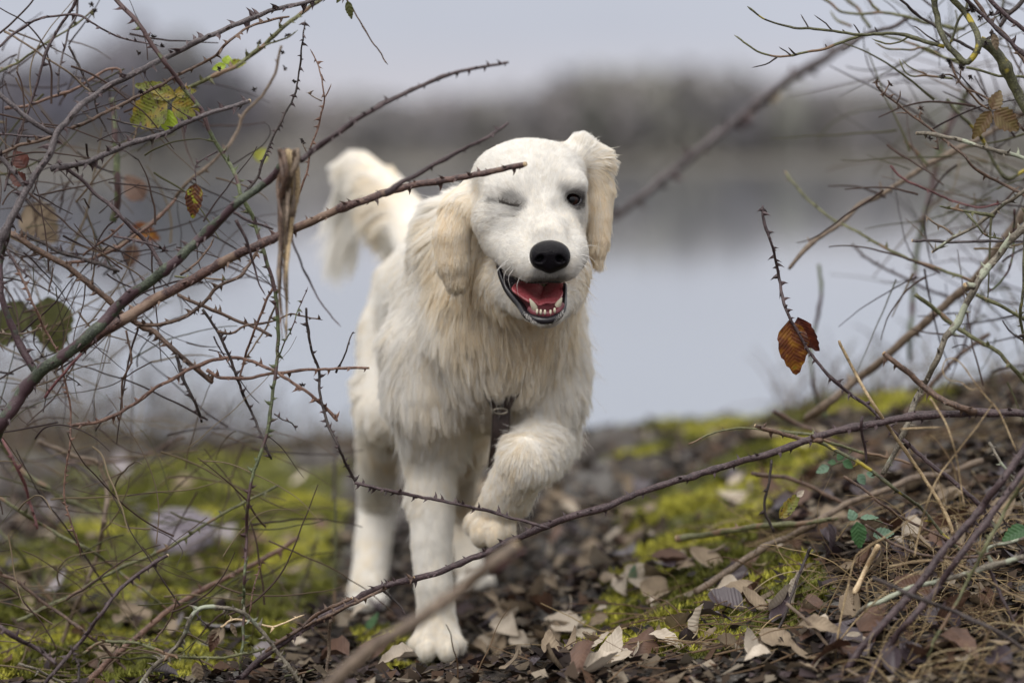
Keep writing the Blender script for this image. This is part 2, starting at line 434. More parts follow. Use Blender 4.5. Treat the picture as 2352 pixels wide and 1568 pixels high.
# comb: px, py, D, direction of lie (x right, y away, z up), length mm, lift, tan amount, reach m
COMB = [
 # face
 (1262, 540, 3.745, (0, 1, .8), 6, .22, .05, .03), (1245, 500, 3.80, (0, 1, .9), 7, .25, .05, .03), (1205, 590, 3.755, (-.7, 1, -.2), 8, .3, .0, .03),
 (1310, 590, 3.765, (.8, 1, -.2), 8, .3, .0, .03), (1262, 612, 3.72, (0, .2, -1), 5, .3, .1, .02), (1232, 420, 3.83, (0, .6, 1), 7, .2, .0, .04), (1215, 340, 3.87, (0, 1, .25), 11, .2, .0, .05),
 (1150, 360, 3.87, (-.5, .9, .1), 9, .2, .0, .05), (1290, 350, 3.87, (.4, .9, .2), 9, .2, .0, .04), (1165, 425, 3.825, (-.5, .5, .7), 7, .22, .0, .03), (1310, 415, 3.84, (.5, .5, .7), 6, .22, .0, .03),
 (1160, 500, 3.815, (-.8, .7, -.2), 11, .25, .0, .03), (1110, 500, 3.84, (-.8, .7, -.4), 11, .25, .1, .03), (1330, 500, 3.86, (.8, .7, -.3), 8, .2, .05, .03), (1115, 580, 3.84, (-.6, .6, -.8), 13, .3, .15, .04),
 (1160, 585, 3.80, (-.8, .8, -.3), 8, .25, .05, .03), (1340, 560, 3.86, (.5, .6, -.9), 12, .3, .25, .03),
 (1225, 735, 3.765, (-.1, .4, -1), 6, .35, .05, .03), (1275, 730, 3.765, (.1, .4, -1), 6, .35, .05, .03), (1185, 690, 3.82, (-.4, .7, -.8), 12, .3, .2, .03),
 # ears
 (1085, 415, 3.88, (-.6, .0, -.8), 26, .22, .12, .02), (1068, 440, 3.885, (-.5, .0, -.9), 26, .18, .25, .025), (1052, 430, 3.90, (-.6, .0, -.8), 28, .2, .2, .03), (1045, 470, 3.87, (-.4, 0, -1), 21, .14, .50, .035), (1035, 540, 3.855, (-.15, 0, -1), 18, .12, .62, .035), (1045, 610, 3.86, (-.05, 0, -1), 14, .12, .55, .035), (1050, 650, 3.87, (-.2, 0, -1), 12, .25, .35, .03),
 (1320, 335, 3.91, (.1, -.1, 1), 20, .55, .0, .025), (1355, 345, 3.92, (.7, 0, .35), 24, .45, .1, .03), (1385, 400, 3.93, (.5, 0, -.9), 22, .2, .5, .03), (1378, 480, 3.92, (.1, 0, -1), 20, .14, .55, .035), (1374, 560, 3.92, (.0, 0, -1), 20, .2, .65, .035),
 # neck, ruff, chest
 (1090, 640, 3.98, (.15, .1, -1), 58, .3, .45, .07), (1150, 700, 3.97, (.35, .0, -1), 60, .28, .60, .07), (1230, 760, 3.97, (-.1, .0, -1), 62, .25, .78, .07), (1310, 690, 3.99, (-.2, .1, -1), 55, .28, .55, .07), (1350, 600, 4.0, (.3, .3, -1), 40, .3, .3, .06),
 (1150, 850, 3.98, (.0, .0, -1), 52, .2, .30, .06), (1100, 850, 4.02, (.5, .0, -1), 50, .2, .25, .04), (1205, 850, 4.02, (-.5, .0, -1), 50, .2, .25, .04),
 (1090, 800, 4.02, (.3, .0, -1), 62, .25, .22, .07), (1250, 850, 4.02, (.1, .1, -1), 50, .22, .22, .07), (1000, 620, 4.08, (-.5, .5, -.8), 50, .28, .15, .07), (960, 560, 4.15, (-.6, .7, -.5), 45, .3, .1, .08),
 # shoulders, arms
 (930, 720, 4.12, (-.3, .5, -1), 42, .22, .08, .08), (920, 860, 4.12, (-.1, .4, -1), 40, .22, .05, .08), (1010, 880, 4.08, (.1, .1, -1), 56, .25, .12, .07), (940, 980, 4.15, (-.15, .4, -1), 38, .2, .06, .06), (1060, 960, 4.10, (.15, .1, -1), 58, .25, .3, .06),
 (1310, 780, 4.10, (.3, .5, -1), 40, .22, .12, .07), (1310, 900, 4.12, (.3, .5, -1), 46, .28, .08, .06), (1230, 930, 4.07, (.1, .1, -1), 44, .25, .2, .05), (1290, 990, 4.14, (.2, .8, -1), 42, .3, .12, .05),
 # trunk behind
 (870, 680, 4.4, (-.1, 1, -.7), 42, .2, .06, .15), (860, 850, 4.4, (-.1, .8, -1), 45, .2, .10, .15), (900, 560, 4.55, (-.2, 1, -.2), 40, .2, .1, .15), (1040, 980, 4.4, (0, .4, -1), 55, .25, .55, .12),
 # fore leg (short fur in front, feather behind)
 (990, 1080, 4.14, (0, .15, -1), 32, .22, .05, .05), (1030, 1050, 4.20, (.2, .9, -1), 40, .3, .35, .05), (990, 1200, 4.12, (0, .1, -1), 20, .3, .03, .05), (990, 1320, 4.11, (0, .1, -1), 18, .28, .08, .05), (1030, 1250, 4.17, (.2, .8, -1), 18, .3, .25, .04), (1003, 1430, 4.10, (0, -.2, -1), 13, .2, .2, .05), (1003, 1500, 4.08, (0, -.6, -1), 5, .15, .15, .03),
 # raised fore leg
 (1230, 1010, 4.03, (.0, -.3, -1), 22, .3, .15, .04), (1205, 1050, 3.95, (-.1, .1, -1), 19, .3, .18, .04), (1260, 1050, 4.04, (.4, .6, -1), 42, .35, .12, .04), (1170, 1120, 3.98, (-.3, .2, -1), 18, .3, .25, .04), (1200, 1140, 4.03, (.3, .7, -1), 34, .35, .4, .04), (1120, 1175, 4.01, (-.2, .0, -1), 12, .3, .35, .03), (1125, 1230, 4.0, (-.1, -.3, -1), 5, .2, .3, .025),
 # hind legs
 (850, 950, 4.5, (0, .6, -1), 34, .22, .12, .08), (895, 1040, 4.55, (.3, .9, -.8), 40, .25, .6, .05), (850, 1120, 4.62, (0, .3, -1), 16, .2, .12, .06), (845, 1280, 4.66, (0, .1, -1), 20, .3, .05, .07), (842, 1380, 4.6, (0, -.4, -1), 8, .2, .05, .05), (1060, 1000, 4.6, (0, .6, -1), 36, .22, .5, .08), (1060, 1160, 4.85, (0, .2, -1), 14, .2, .45, .07), (1080, 1300, 4.88, (0, .1, -1), 10, .2, .1, .07), (1085, 1340, 4.82, (0, -.4, -1), 8, .2, .1, .04),
 # tail
 (970, 560, 4.78, (-.5, .5, .5), 24, .15, .05, .05), (920, 450, 4.85, (-.8, .2, .5), 30, .25, .3, .04), (860, 380, 4.88, (-.9, .1, .1), 34, .35, .25, .04), (815, 360, 4.91, (-.8, .1, -.3), 36, .35, .15, .03), (800, 420, 4.9, (-.4, .1, -1), 45, .3, .0, .04), (800, 490, 4.95, (-.45, .1, -1), 130, .3, .0, .05), (890, 480, 4.86, (-.35, .2, -1), 85, .25, .4, .035), (930, 560, 4.82, (-.4, .2, -1), 95, .25, .1, .035),
]
_cp = np.array([P(c[0], c[1], c[2]) for c in COMB])
_cd = np.array([c[3] for c in COMB], float); _cd /= np.linalg.norm(_cd, axis=1, keepdims=True)
_cl = np.array([c[4] for c in COMB]) * 1e-3
_cf = np.array([c[5] for c in COMB]); _ct = np.array([c[6] for c in COMB]); _cs = np.array([c[7] for c in COMB])
def comb(p):
    D, L, Fl, T = [], [], [], []
    for i in range(0, len(p), 40000):
        q = p[i:i + 40000]
        d2 = ((q[:, None, :] - _cp[None]) ** 2).sum(-1)
        w = np.exp(-d2 / (2 * (_cs * 0.62) ** 2)) + 1e-5 / (d2 + 1e-4)
        w /= w.sum(1, keepdims=True)
        D.append(w @ _cd); L.append(w @ _cl); Fl.append(w @ _cf); T.append(w @ _ct)
    return np.concatenate(D), np.concatenate(L), np.concatenate(Fl), np.concatenate(T)

WHITE, CREAM, TAN = np.array((0.99, 0.975, 0.945)), np.array((0.965, 0.865, 0.69)), np.array((0.84, 0.64, 0.41))
DARK = np.array((0.05, 0.04, 0.04))
def coat(t):
    t = np.clip(t, 0, 1)[:, None]
    return np.where(t < 0.4, lerp(WHITE, CREAM, t / 0.4), lerp(CREAM, TAN, (t - 0.4) / 0.6))

def seg_d(p, a, b):
    ab = b - a
    t = np.clip(((p - a) @ ab) / (ab @ ab), 0, 1)
    return np.linalg.norm(p - (a + t[:, None] * ab), axis=1)

EYE_L0, EYE_L1 = P(1145, 464, 3.812), P(1194, 472, 3.806)
NOSE_C = P(1263, 588, 3.712)
def markings_and_shade(p):
    """how dark the skin and fur are round the eyes, under the nose and at the lips, with shade painted in at brow and muzzle side"""
    d1 = np.linalg.norm((p - (EYE_R + np.array((0, -0.009, 0)))) * np.array((1, .6, 1.15)), axis=1)
    m = 0.97 * (1 - sstep(0.0145, 0.0205, d1))
    m = np.maximum(m, 0.35 * (1 - sstep(0.015, 0.030, d1)))
    inner = P(1288, 461, 3.84)
    m = np.maximum(m, 0.85 * (1 - sstep(0.004, 0.016, np.linalg.norm(p - inner, axis=1))))
    m = np.maximum(m, 0.95 * (1 - sstep(0.0025, 0.010, seg_d(p, P(1168, 467, 3.808), EYE_L1))))
    m = np.maximum(m, 0.55 * (1 - sstep(0.002, 0.007, seg_d(p, P(1128, 460, 3.82), EYE_L1))))
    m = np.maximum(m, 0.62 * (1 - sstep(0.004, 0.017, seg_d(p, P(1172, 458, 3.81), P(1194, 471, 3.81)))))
    m = np.maximum(m, 0.55 * (1 - sstep(0.003, 0.016, seg_d(p, P(1287, 440, 3.835), P(1300, 448, 3.835)))))  # shade slanting over the inner brow, painted into the coat
    m = np.maximum(m, 0.16 * (1 - sstep(0.006, 0.026, seg_d(p, P(1150, 492, 3.81), P(1192, 540, 3.79)))))  # soft shade below the shut eye and down the muzzle side, painted grey
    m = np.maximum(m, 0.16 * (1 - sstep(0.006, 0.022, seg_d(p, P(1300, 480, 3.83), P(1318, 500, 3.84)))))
    # lip edge under the nose
    m = np.maximum(m, 0.85 * (1 - sstep(0.003, 0.015, seg_d(p, P(1232, 643, 3.722), P(1290, 643, 3.722)))))
    m = np.maximum(m, 0.60 * (1 - sstep(0.003, 0.012, seg_d(p, P(1234, 626, 3.713), P(1290, 626, 3.713)))))
    m = np.maximum(m, 0.55 * (1 - sstep(0.001, 0.005, seg_d(p, P(1263, 615, 3.713), P(1263, 640, 3.72)))))
    m = np.maximum(m, 0.8 * (1 - sstep(0.003, 0.009, seg_d(p, P(1146, 612, 3.81), P(1185, 650, 3.80)))))
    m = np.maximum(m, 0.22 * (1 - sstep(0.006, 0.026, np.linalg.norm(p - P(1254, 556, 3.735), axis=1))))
    return m

# bare skin: mouth, eye socket, under the nose
def in_mouth(p):
    a = ((p - P(1242, 672, 3.765)) / np.array((0.0315, 0.064, 0.0175)))
    return ((a ** 2).sum(1) < 1) | (seg_d(p, P(1166, 632, 3.80), P(1232, 664, 3.74)) < 0.0085)

_, _, _, bt = comb(bv)
bcol = coat(bt)
bm = markings_and_shade(bv)
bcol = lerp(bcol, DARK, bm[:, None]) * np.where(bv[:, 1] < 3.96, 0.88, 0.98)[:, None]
mm = in_mouth(bv)
_ol = np.array([(690, 1035), (735, 1050), (790, 1085), (850, 1125), (930, 1140), (1035, 1135), (1158, 1125), (1152, 1230), (1142, 1310), (1105, 1372), (1040, 1400), (960, 1392), (890, 1360), (845, 1295), (765, 1200), (715, 1105)]) * .328 + (918.75, 275.6)
_u, _v = pix(bv)
_in = np.zeros(len(bv), bool)
for i in range(len(_ol)):
    (xa, ya), (xb, yb) = _ol[i], _ol[i - 1]
    _in ^= ((ya > _v) != (yb > _v)) & (_u < (xb - xa) * (_v - ya) / (yb - ya + 1e-9) + xa)
mm |= _in & (bv[:, 1] < 3.93)
bcol[mm] = np.array((0.07, 0.014, 0.018))
dm = (seg_d(bv, P(1146, 612, 3.82), P(1180, 650, 3.80)) < 0.012) & mm
bcol[dm | (mm & (_u < 1186) & (_v > 600))] = np.array((0.03, 0.025, 0.03))

dog = bpy.data.objects.new("dog", None)
SC.collection.objects.link(dog)
DOG_O = np.array((-0.09, 4.35, 0.0))
dog.location = tuple(DOG_O)
tag(dog, "cream golden retriever trotting towards the lens with one eye shut and mouth open", "dog")

m = NT("dog_skin")
at = m.n("ShaderNodeAttribute", attribute_name="tint")
nz = m.noise(900, 2, m.geo())
m.col(m.mix(m.ramp(nz, [(0.3, (0, 0, 0)), (0.75, (1, 1, 1))]), at.outputs["Color"], at.outputs["Color"]))
m.rough(0.8); m.bump(nz, 0.4, 0.001)
m.b.inputs["Specular IOR Level"].default_value = 0.25
M_SKIN = m.m
me = new_mesh("body", bv - DOG_O, bf)
point_colour(me, "tint", bcol)
link("body", me, M_SKIN, dog)

# ---- fur
m = NT("fur")
m.t.nodes.remove(m.b)
at = m.n("ShaderNodeAttribute", attribute_name="tint")
df = m.n("ShaderNodeBsdfDiffuse"); tr = m.n("ShaderNodeBsdfTranslucent"); gl = m.n("ShaderNodeBsdfHair")
gl.inputs["RoughnessU"].default_value = 0.35; gl.inputs["RoughnessV"].default_value = 0.6
m.l(at.outputs["Color"], df.inputs[0]); m.l(at.outputs["Color"], tr.inputs[0])
gl.inputs["Color"].default_value = (0.55, 0.52, 0.48, 1)
mx = m.n("ShaderNodeMixShader", Fac=0.5); m.l(df.outputs[0], mx.inputs[1]); m.l(tr.outputs[0], mx.inputs[2])
mx2 = m.n("ShaderNodeMixShader", Fac=0.07); m.l(mx.outputs[0], mx2.inputs[1]); m.l(gl.outputs[0], mx2.inputs[2])
m.l(mx2.outputs[0], m.t.nodes["Material Output"].inputs[0])
M_FUR = m.m

def make_hair(name, pts, rad, cols, parent, org, mat):
    """pts (n, k, 3), rad (n, k), cols (n, 3)"""
    n, k, _ = pts.shape
    hc = bpy.data.hair_curves.new(name)
    hc.add_curves([k] * n)
    hc.attributes["position"].data.foreach_set("vector", (pts - org).astype(np.float32).ravel())
    ra = hc.attributes.get("radius") or hc.attributes.new("radius", 'FLOAT', 'POINT')
    ra.data.foreach_set("value", rad.astype(np.float32).ravel())
    ca = hc.attributes.new("tint", 'FLOAT_COLOR', 'POINT')
    c = np.ones((n, k, 4), np.float32)
    c[..., :3] = cols[:, None, :]
    ca.data.foreach_set("color", c.ravel())
    hc.materials.append(mat)
    return link(name, hc, None, parent)

def grow(N):
    tri = np.concatenate([bf[:, [0, 1, 2]], bf[:, [0, 2, 3]]])
    a, b, c = bv[tri[:, 0]], bv[tri[:, 1]], bv[tri[:, 2]]
    area = np.linalg.norm(np.cross(b - a, c - a), axis=1) * 0.5
    ctr = (a + b + c) / 3
    nrm = (bn[tri[:, 0]] + bn[tri[:, 1]] + bn[tri[:, 2]]) / 3
    facing = -((ctr - np.array((0, 0, CAM_H))) * nrm).sum(1) / np.linalg.norm(ctr, axis=1)
    _, L, _, _ = comb(ctr)
    dens = np.clip(0.022 / np.clip(L, .004, .1), 0.7, 3.2)
    dens = dens * np.where(ctr[:, 1] < 4.0, 1.25, np.where(ctr[:, 1] > 4.35, 0.6, 1.0)) * np.where(facing > -0.25, 1.0, 0.3)
    pr = area * dens
    pr /= pr.sum()
    idx = rng.choice(len(tri), size=N, p=pr)
    u, v = rng.random(N), rng.random(N)
    f = u + v > 1
    u[f], v[f] = 1 - u[f], 1 - v[f]
    p = a[idx] + u[:, None] * (b - a)[idx] + v[:, None] * (c - a)[idx]
    n = bn[tri[idx, 0]] * (1 - u - v)[:, None] + bn[tri[idx, 1]] * u[:, None] + bn[tri[idx, 2]] * v[:, None]
    n /= np.linalg.norm(n, axis=1, keepdims=True)
    keep = ~in_mouth(p) & (np.linalg.norm((p - EYE_R) / np.array((0.0132, 0.018, 0.0108)), axis=1) > 1)
    pu, pv = pix(p)
    inm = np.zeros(len(p), bool)
    for i in range(len(_ol)):
        (xa, ya), (xb, yb) = _ol[i], _ol[i - 1]
        inm ^= ((ya > pv) != (yb > pv)) & (pu < (xb - xa) * (pv - ya) / (yb - ya + 1e-9) + xa)
    keep &= ~(inm & (p[:, 1] < 3.93))
    keep &= ~(np.linalg.norm((p - NOSE_C) / np.array((0.0275, 0.022, 0.0215)), axis=1) < 1)
    return p[keep], n[keep]

NF = 340000
fp, fn = grow(NF)
fd, fl, ff, ft = comb(fp)
n = len(fp)
fd -= (fd * fn).sum(1, keepdims=True) * fn
_fb = np.array((0, 1.0, -.3)) - (fn @ np.array((0, 1.0, -.3)))[:, None] * fn
fd += 0.18 * _fb
fd /= np.linalg.norm(fd, axis=1, keepdims=True) + 1e-9
# locks of hair wander a little over the coat
q = fp * 38
wob = np.stack([fbm(q[:, 0], q[:, 1], q[:, 2], 2), fbm(q[:, 1] + 50, q[:, 2], q[:, 0], 2), fbm(q[:, 2] + 90, q[:, 0], q[:, 1], 2)], 1) - 0.5
fd = fd + wob * np.clip(fl / 0.035, 0.3, 1.1)[:, None] * 0.6 + rng.normal(0, 1, (n, 3)) * np.where(fl < .016, .13, .05)[:, None]
fd /= np.linalg.norm(fd, axis=1, keepdims=True)
fl = fl * rng.uniform(0.65, 1.15, n) * (0.8 + 0.4 * fbm(q[:, 0] * .6, q[:, 1] * .6, q[:, 2] * .6, 2))
K = 6
t = np.linspace(0, 1, K)
lift = (ff * np.interp(fl, [0, .012, .03, .06], [.8, .8, .6, .5]))[:, None] * (1 - 0.55 * t)[None]                       # rises at the root, lies down at the tip
seg = fn[:, None, :] * lift[..., None] + fd[:, None, :] * (1 - lift * 0.4)[..., None]
seg[..., 2] -= (np.clip(fl / 0.05, 0, 1.2)[:, None] * 0.28 * t[None])
seg /= np.linalg.norm(seg, axis=2, keepdims=True)
pts = np.zeros((n, K, 3))
pts[:, 0] = fp - fn * 0.001
step = fl / (K - 1)
for j in range(1, K): pts[:, j] = pts[:, j - 1] + seg[:, j - 1] * step[:, None]
def surface_out(pts):
    """no hair runs under the skin"""
    for _ in range(2):
        f = np.stack([B.sample(pts[:, j]) for j in range(K)], 1)
        need = np.maximum(0, 0.0008 + np.minimum(fl, .06)[:, None] * 0.05 * np.sqrt(t)[None] - f)
        need[:, 0] = 0
        pts = pts + need[..., None] * fn[:, None, :]
    return pts
pts = surface_out(pts)
# clumping into locks
def clump(pts, fp, fl, frac_n, power, amount):
    gi = rng.choice(len(fp), frac_n, replace=False)
    kd = kdtree.KDTree(len(gi))
    for i, g in enumerate(gi): kd.insert(fp[g], i)
    kd.balance()
    near = np.fromiter((gi[kd.find(x)[1]] for x in fp), dtype=np.int64, count=len(fp))
    tgt = pts[near]
    w = (amount * np.clip((fl - 0.002) / 0.026, 0, 1) )[:, None] * (t ** power)[None]
    return pts + (tgt - pts) * w[..., None], near
pts, near = clump(pts, fp, fl, 20000, 1.4, 0.50)
pts, near2 = clump(pts, fp, fl, 3600, 1.8, 0.26)
pts = surface_out(pts)
tint = ft * 0.66 + (rng.random(n) - 0.5) * 0.24 + (fbm(q[:, 0] * .5, q[:, 1] * .5, q[:, 2] * .5, 3) - 0.5) * 0.30 + (rng.random(len(fp))[near] - 0.5) * 0.26 - 0.05
cols = coat(np.where(fl < 0.012, ft + (tint - ft) * 0.6, tint)) * (np.where(fl < 0.016, rng.uniform(0.86, 1.0, n), rng.uniform(0.94, 1.0, n)) * np.where(fl < 0.016, .935, .97) ** (2 * rng.random(n)[near]))[:, None]
fmk = markings_and_shade(fp)
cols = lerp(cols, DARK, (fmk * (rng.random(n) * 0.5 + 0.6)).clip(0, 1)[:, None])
rad0 = np.clip(0.00017 + fl * 0.007, 0.00018, 0.00036) * np.where(fp[:, 1] > 4.35, 1.8, 1.0)
rad = rad0[:, None] * np.array([1, 1, .95, .85, .6, .15])[None]
make_hair("fur", pts, rad, cols, dog, DOG_O, M_FUR)

lo = rng.choice(np.where((fl > .02) & (fp[:, 1] < 4.4))[0], 2600, replace=False)
sp = pts[lo] + (fn[lo] * rng.uniform(.10, .40, (len(lo), 1)) + rng.normal(0, .12, (len(lo), 3)))[:, None, :] * (fl[lo][:, None] * t[None] ** 1.3)[..., None]
make_hair("stray_hair", sp, rad[lo] * .8, cols[lo], dog, DOG_O, M_FUR)

# ---- nose, built fine
Nf = Field(NOSE_C - np.array((.045, .04, .04)), NOSE_C + np.array((.045, .04, .04)), 0.0009)
Nf.ell(NOSE_C + np.array((0, .008, .004)), (.0245, .022, .0165), k=.004)
Nf.ell(NOSE_C + np.array((-.013, .004, -.003)), (.0130, .016, .0145), k=.008)
Nf.ell(NOSE_C + np.array((.013, .004, -.003)), (.0130, .016, .0145), k=.008)
Nf.ell(NOSE_C + np.array((0, .004, -.010)), (.0120, .012, .0130), k=.008)
for s in (-1, 1):
    Nf.ell(NOSE_C + np.array((s * .0125, -.014, -.0035)), (.0052, .012, .0045), (0, s * .5, 0), .004, True)
    Nf.cap(NOSE_C + np.array((s * .0165, -.008, -.005)), NOSE_C + np.array((s * .0250, .002, -.0020)), .0018, .0012, .003, True)
Nf.cap(NOSE_C + np.array((0, -.0155, .0)), NOSE_C + np.array((0, -.010, -.024)), .0008, .0012, .003, True)
nv, nf = Nf.mesh()
m = NT("nose_leather")
vo = m.n("ShaderNodeTexVoronoi", Scale=620.0); m.l(m.geo(), vo.inputs["Vector"])
m.col((0.006, 0.005, 0.007)); m.rough(0.30); m.b.inputs['Specular IOR Level'].default_value = 0.12; m.bump(vo.outputs["Distance"], 0.6, 0.0010)
M_NOSE = m.m
link("nose", new_mesh("nose", nv - DOG_O, nf), M_NOSE, dog)

# ---- eyes
def ball(name, c, r, mat, seg=24, parent=None, scale=(1, 1, 1)):
    import bmesh
    bm = bmesh.new()
    bmesh.ops.create_uvsphere(bm, u_segments=seg, v_segments=seg // 2, radius=r)
    me = bpy.data.meshes.new(name)
    for v in bm.verts: v.co = Vector((v.co.x * scale[0], v.co.y * scale[1], v.co.z * scale[2]))
    bm.to_mesh(me); bm.free()
    me.polygons.foreach_set("use_smooth", np.ones(len(me.polygons), dtype=bool))
    return link(name, me, mat, parent, c - DOG_O)
m = NT("eye_dark")
d = m.n("ShaderNodeVectorMath", operation='LENGTH')
mp = m.n("ShaderNodeMapping"); mp.inputs["Scale"].default_value = (1, 0, 1); m.l(m.obj(), mp.inputs[0]); m.l(mp.outputs[0], d.inputs[0])
m.col(m.ramp(m.n("ShaderNodeMath", operation='MULTIPLY').outputs[0], [(0, (0, 0, 0)), (1, (0, 0, 0))]))
mu = [x for x in m.t.nodes if x.type == 'MATH'][0]; m.l(d.outputs["Value"], mu.inputs[0]); mu.inputs[1].default_value = 100.0
rp = [x for x in m.t.nodes if x.type == 'VALTORGB'][0].color_ramp
rp.elements[0].position = 0.42; rp.elements[0].color = (0.003, 0.003, 0.004, 1)
rp.elements[1].position = 0.50; rp.elements[1].color = (0.014, 0.005, 0.003, 1)
rp.elements.new(0.80).color = (0.03, 0.010, 0.006, 1); rp.elements.new(0.86).color = (0.01, 0.008, 0.008, 1)
m.rough(0.03); m.b.inputs['Specular IOR Level'].default_value = 0.35
M_EYE = m.m
m = NT("black_skin"); m.col((0.012, 0.010, 0.013)); m.rough(0.27); m.bump(m.noise(500, 2, m.geo()), 0.3, 0.0006)
M_BLACK = m.m
eye = ball("eye", EYE_R + np.array((-0.0010, 0.0036, 0)), 0.0138, M_EYE, 28, dog)

def spline(pts, n):
    """Catmull-Rom through pts (k, d), n samples evenly by length"""
    pts = np.asarray(pts, float)
    if len(pts) == 2: return lerp(pts[0], pts[1], np.linspace(0, 1, n)[:, None])
    q = np.vstack([2 * pts[0] - pts[1], pts, 2 * pts[-1] - pts[-2]])
    out = []
    for i in range(1, len(q) - 2):
        u = np.linspace(0, 1, 12, endpoint=False)[:, None]
        p0, p1, p2, p3 = q[i - 1], q[i], q[i + 1], q[i + 2]
        out.append(0.5 * (2 * p1 + (p2 - p0) * u + (2 * p0 - 5 * p1 + 4 * p2 - p3) * u ** 2 + (3 * p1 - p0 - 3 * p2 + p3) * u ** 3))
    out = np.vstack(out + [pts[-1:]])
    d = np.r_[0, np.cumsum(np.linalg.norm(np.diff(out, axis=0), axis=1))]
    s = np.linspace(0, d[-1], n)
    return np.stack([np.interp(s, d, out[:, j]) for j in range(out.shape[1])], 1)

def tube_geo(c, r, sides=8, squash=None, phase=0.0):
    """closed tube along c (n,3) with radii r (n,)"""
    n = len(c)
    tng = np.gradient(c, axis=0)
    tng /= np.linalg.norm(tng, axis=1, keepdims=True) + 1e-12
    ref = np.array((0.0, 1.0, 0.0))
    a = np.cross(tng, ref)
    bad = np.linalg.norm(a, axis=1) < 0.15
    a[bad] = np.cross(tng[bad], np.array((1.0, 0, 0)))
    a /= np.linalg.norm(a, axis=1, keepdims=True)
    b = np.cross(tng, a)
    th = np.linspace(0, 2 * math.pi, sides, endpoint=False) + phase
    ring = a[:, None] * np.cos(th)[None, :, None] + b[:, None] * np.sin(th)[None, :, None] * (1 if squash is None else squash)
    v = c[:, None] + ring * np.asarray(r)[:, None, None]
    v = v.reshape(-1, 3)
    i = np.arange(n - 1)[:, None] * sides
    j = np.arange(sides)[None]
    k = (j + 1) % sides
    f = np.stack([i + j, i + k, i + sides + k, i + sides + j], -1).reshape(-1, 4)
    v = np.vstack([v, c[0], c[-1]])
    e0, e1 = n * sides, n * sides + 1
    caps = np.array([[e0, (x + 1) % sides, x, x] for x in range(sides)] + [[e1, (n - 1) * sides + x, (n - 1) * sides + (x + 1) % sides, (n - 1) * sides + (x + 1) % sides] for x in range(sides)])
    tri = caps[:, :3]
    return v, f, tri, (a, b, tng)

def tube_mesh(name, c, r, sides=8, org=(0, 0, 0), squash=None, phase=0.0):
    v, f, tri, fr = tube_geo(c, r, sides, squash, phase)
    me = bpy.data.meshes.new(name)
    me.from_pydata((v - np.asarray(org)).tolist(), [], f.tolist() + tri.tolist())
    me.polygons.foreach_set("use_smooth", np.ones(len(me.polygons), dtype=bool))
    me.update()
    return me, fr

# rim of the open eye, the closed lid line, lips
th = np.linspace(0, 2 * math.pi, 25)
ring = EYE_R + np.stack([np.cos(th) * 0.0128, -0.0075 + 0.004 * np.cos(th) ** 2, np.sin(th) * 0.0100 + 0.0015 * np.cos(th)], 1)
LC = lambda x, y, D: P(918.75 + x * .328, 275.6 + y * .328, D)
ring = spline([LC(1120, 580, 3.842), LC(1155, 540, 3.8435), LC(1193, 511, 3.844), LC(1237, 516, 3.845), LC(1266, 550, 3.849), LC(1252, 588, 3.846), LC(1213, 605, 3.844), LC(1170, 598, 3.843), LC(1120, 582, 3.842)], 33)
me, _ = tube_mesh("eyelid", ring, np.full(33, 0.0019), 6, DOG_O); link("eyelid", me, M_BLACK, dog)
lid = spline([P(1148, 463, 3.811), P(1160, 467, 3.808), P(1175, 471, 3.806), P(1192, 472, 3.806)], 16)
me, _ = tube_mesh("closed_eyelid", lid + np.array((0, -0.0025, 0)), np.interp(np.arange(16), [0, 5, 10, 15], [.0003, .0006, .0011, .0006]), 6, DOG_O); link("closed_eyelid", me, M_BLACK, dog)
LC = lambda x, y, D: P(918.75 + x * .328, 275.6 + y * .328, D)
lip = spline([LC(690, 1035, 3.815), LC(715, 1110, 3.812), LC(765, 1205, 3.805), LC(845, 1300, 3.785), LC(890, 1365, 3.765), LC(960, 1397, 3.752), LC(1040, 1403, 3.750), LC(1105, 1372, 3.755), LC(1142, 1310, 3.770), LC(1152, 1230, 3.790), LC(1155, 1150, 3.80)], 48)
me, _ = tube_mesh("lower_lip", lip, np.interp(np.linspace(0, 1, 48), [0, .15, .35, .5, .7, .85, 1], [.0030, .0050, .0054, .0062, .0054, .0040, .0025]), 10, DOG_O); link("lower_lip", me, M_BLACK, dog)
lip = spline([LC(688, 1030, 3.815), LC(735, 1045, 3.80), LC(790, 1078, 3.775), LC(850, 1118, 3.755), LC(930, 1138, 3.738), LC(1035, 1132, 3.728), LC(1110, 1135, 3.735), LC(1158, 1120, 3.76)], 40)
me, _ = tube_mesh("upper_lip", lip + np.array((0, 0.002, 0.001)), np.interp(np.linspace(0, 1, 40), [0, .3, .6, 1], [.0035, .0042, .0030, .0025]), 8, DOG_O); link("upper_lip", me, M_BLACK, dog)

# tongue: a cupped sheet with a groove, its left edge rolled up over the lip
m = NT("tongue"); nz = m.noise(380, 3, m.geo())
m.col(m.ramp(nz, [(0.3, (0.26, 0.045, 0.055)), (0.7, (0.40, 0.10, 0.115))])); m.rough(0.22); m.bump(nz, 0.5, 0.0008)
m.b.inputs["Subsurface Weight"].default_value = 0.15; m.b.inputs["Subsurface Radius"].default_value = (0.006, 0.002, 0.002)
M_TONGUE = m.m
rows = [  # from throat to tip: left edge, groove, right edge; crop pixels and depth
 (LC(850, 1120, 3.83), LC(1010, 1170, 3.84), LC(1140, 1130, 3.83)),
 (LC(795, 1150, 3.790), LC(990, 1225, 3.815), LC(1150, 1165, 3.805)),
 (LC(780, 1185, 3.768), LC(980, 1255, 3.785), LC(1140, 1228, 3.785)),
 (LC(840, 1235, 3.765), LC(975, 1270, 3.766), LC(1120, 1262, 3.770)),
 (LC(905, 1280, 3.760), LC(975, 1302, 3.758), LC(1085, 1298, 3.764))]
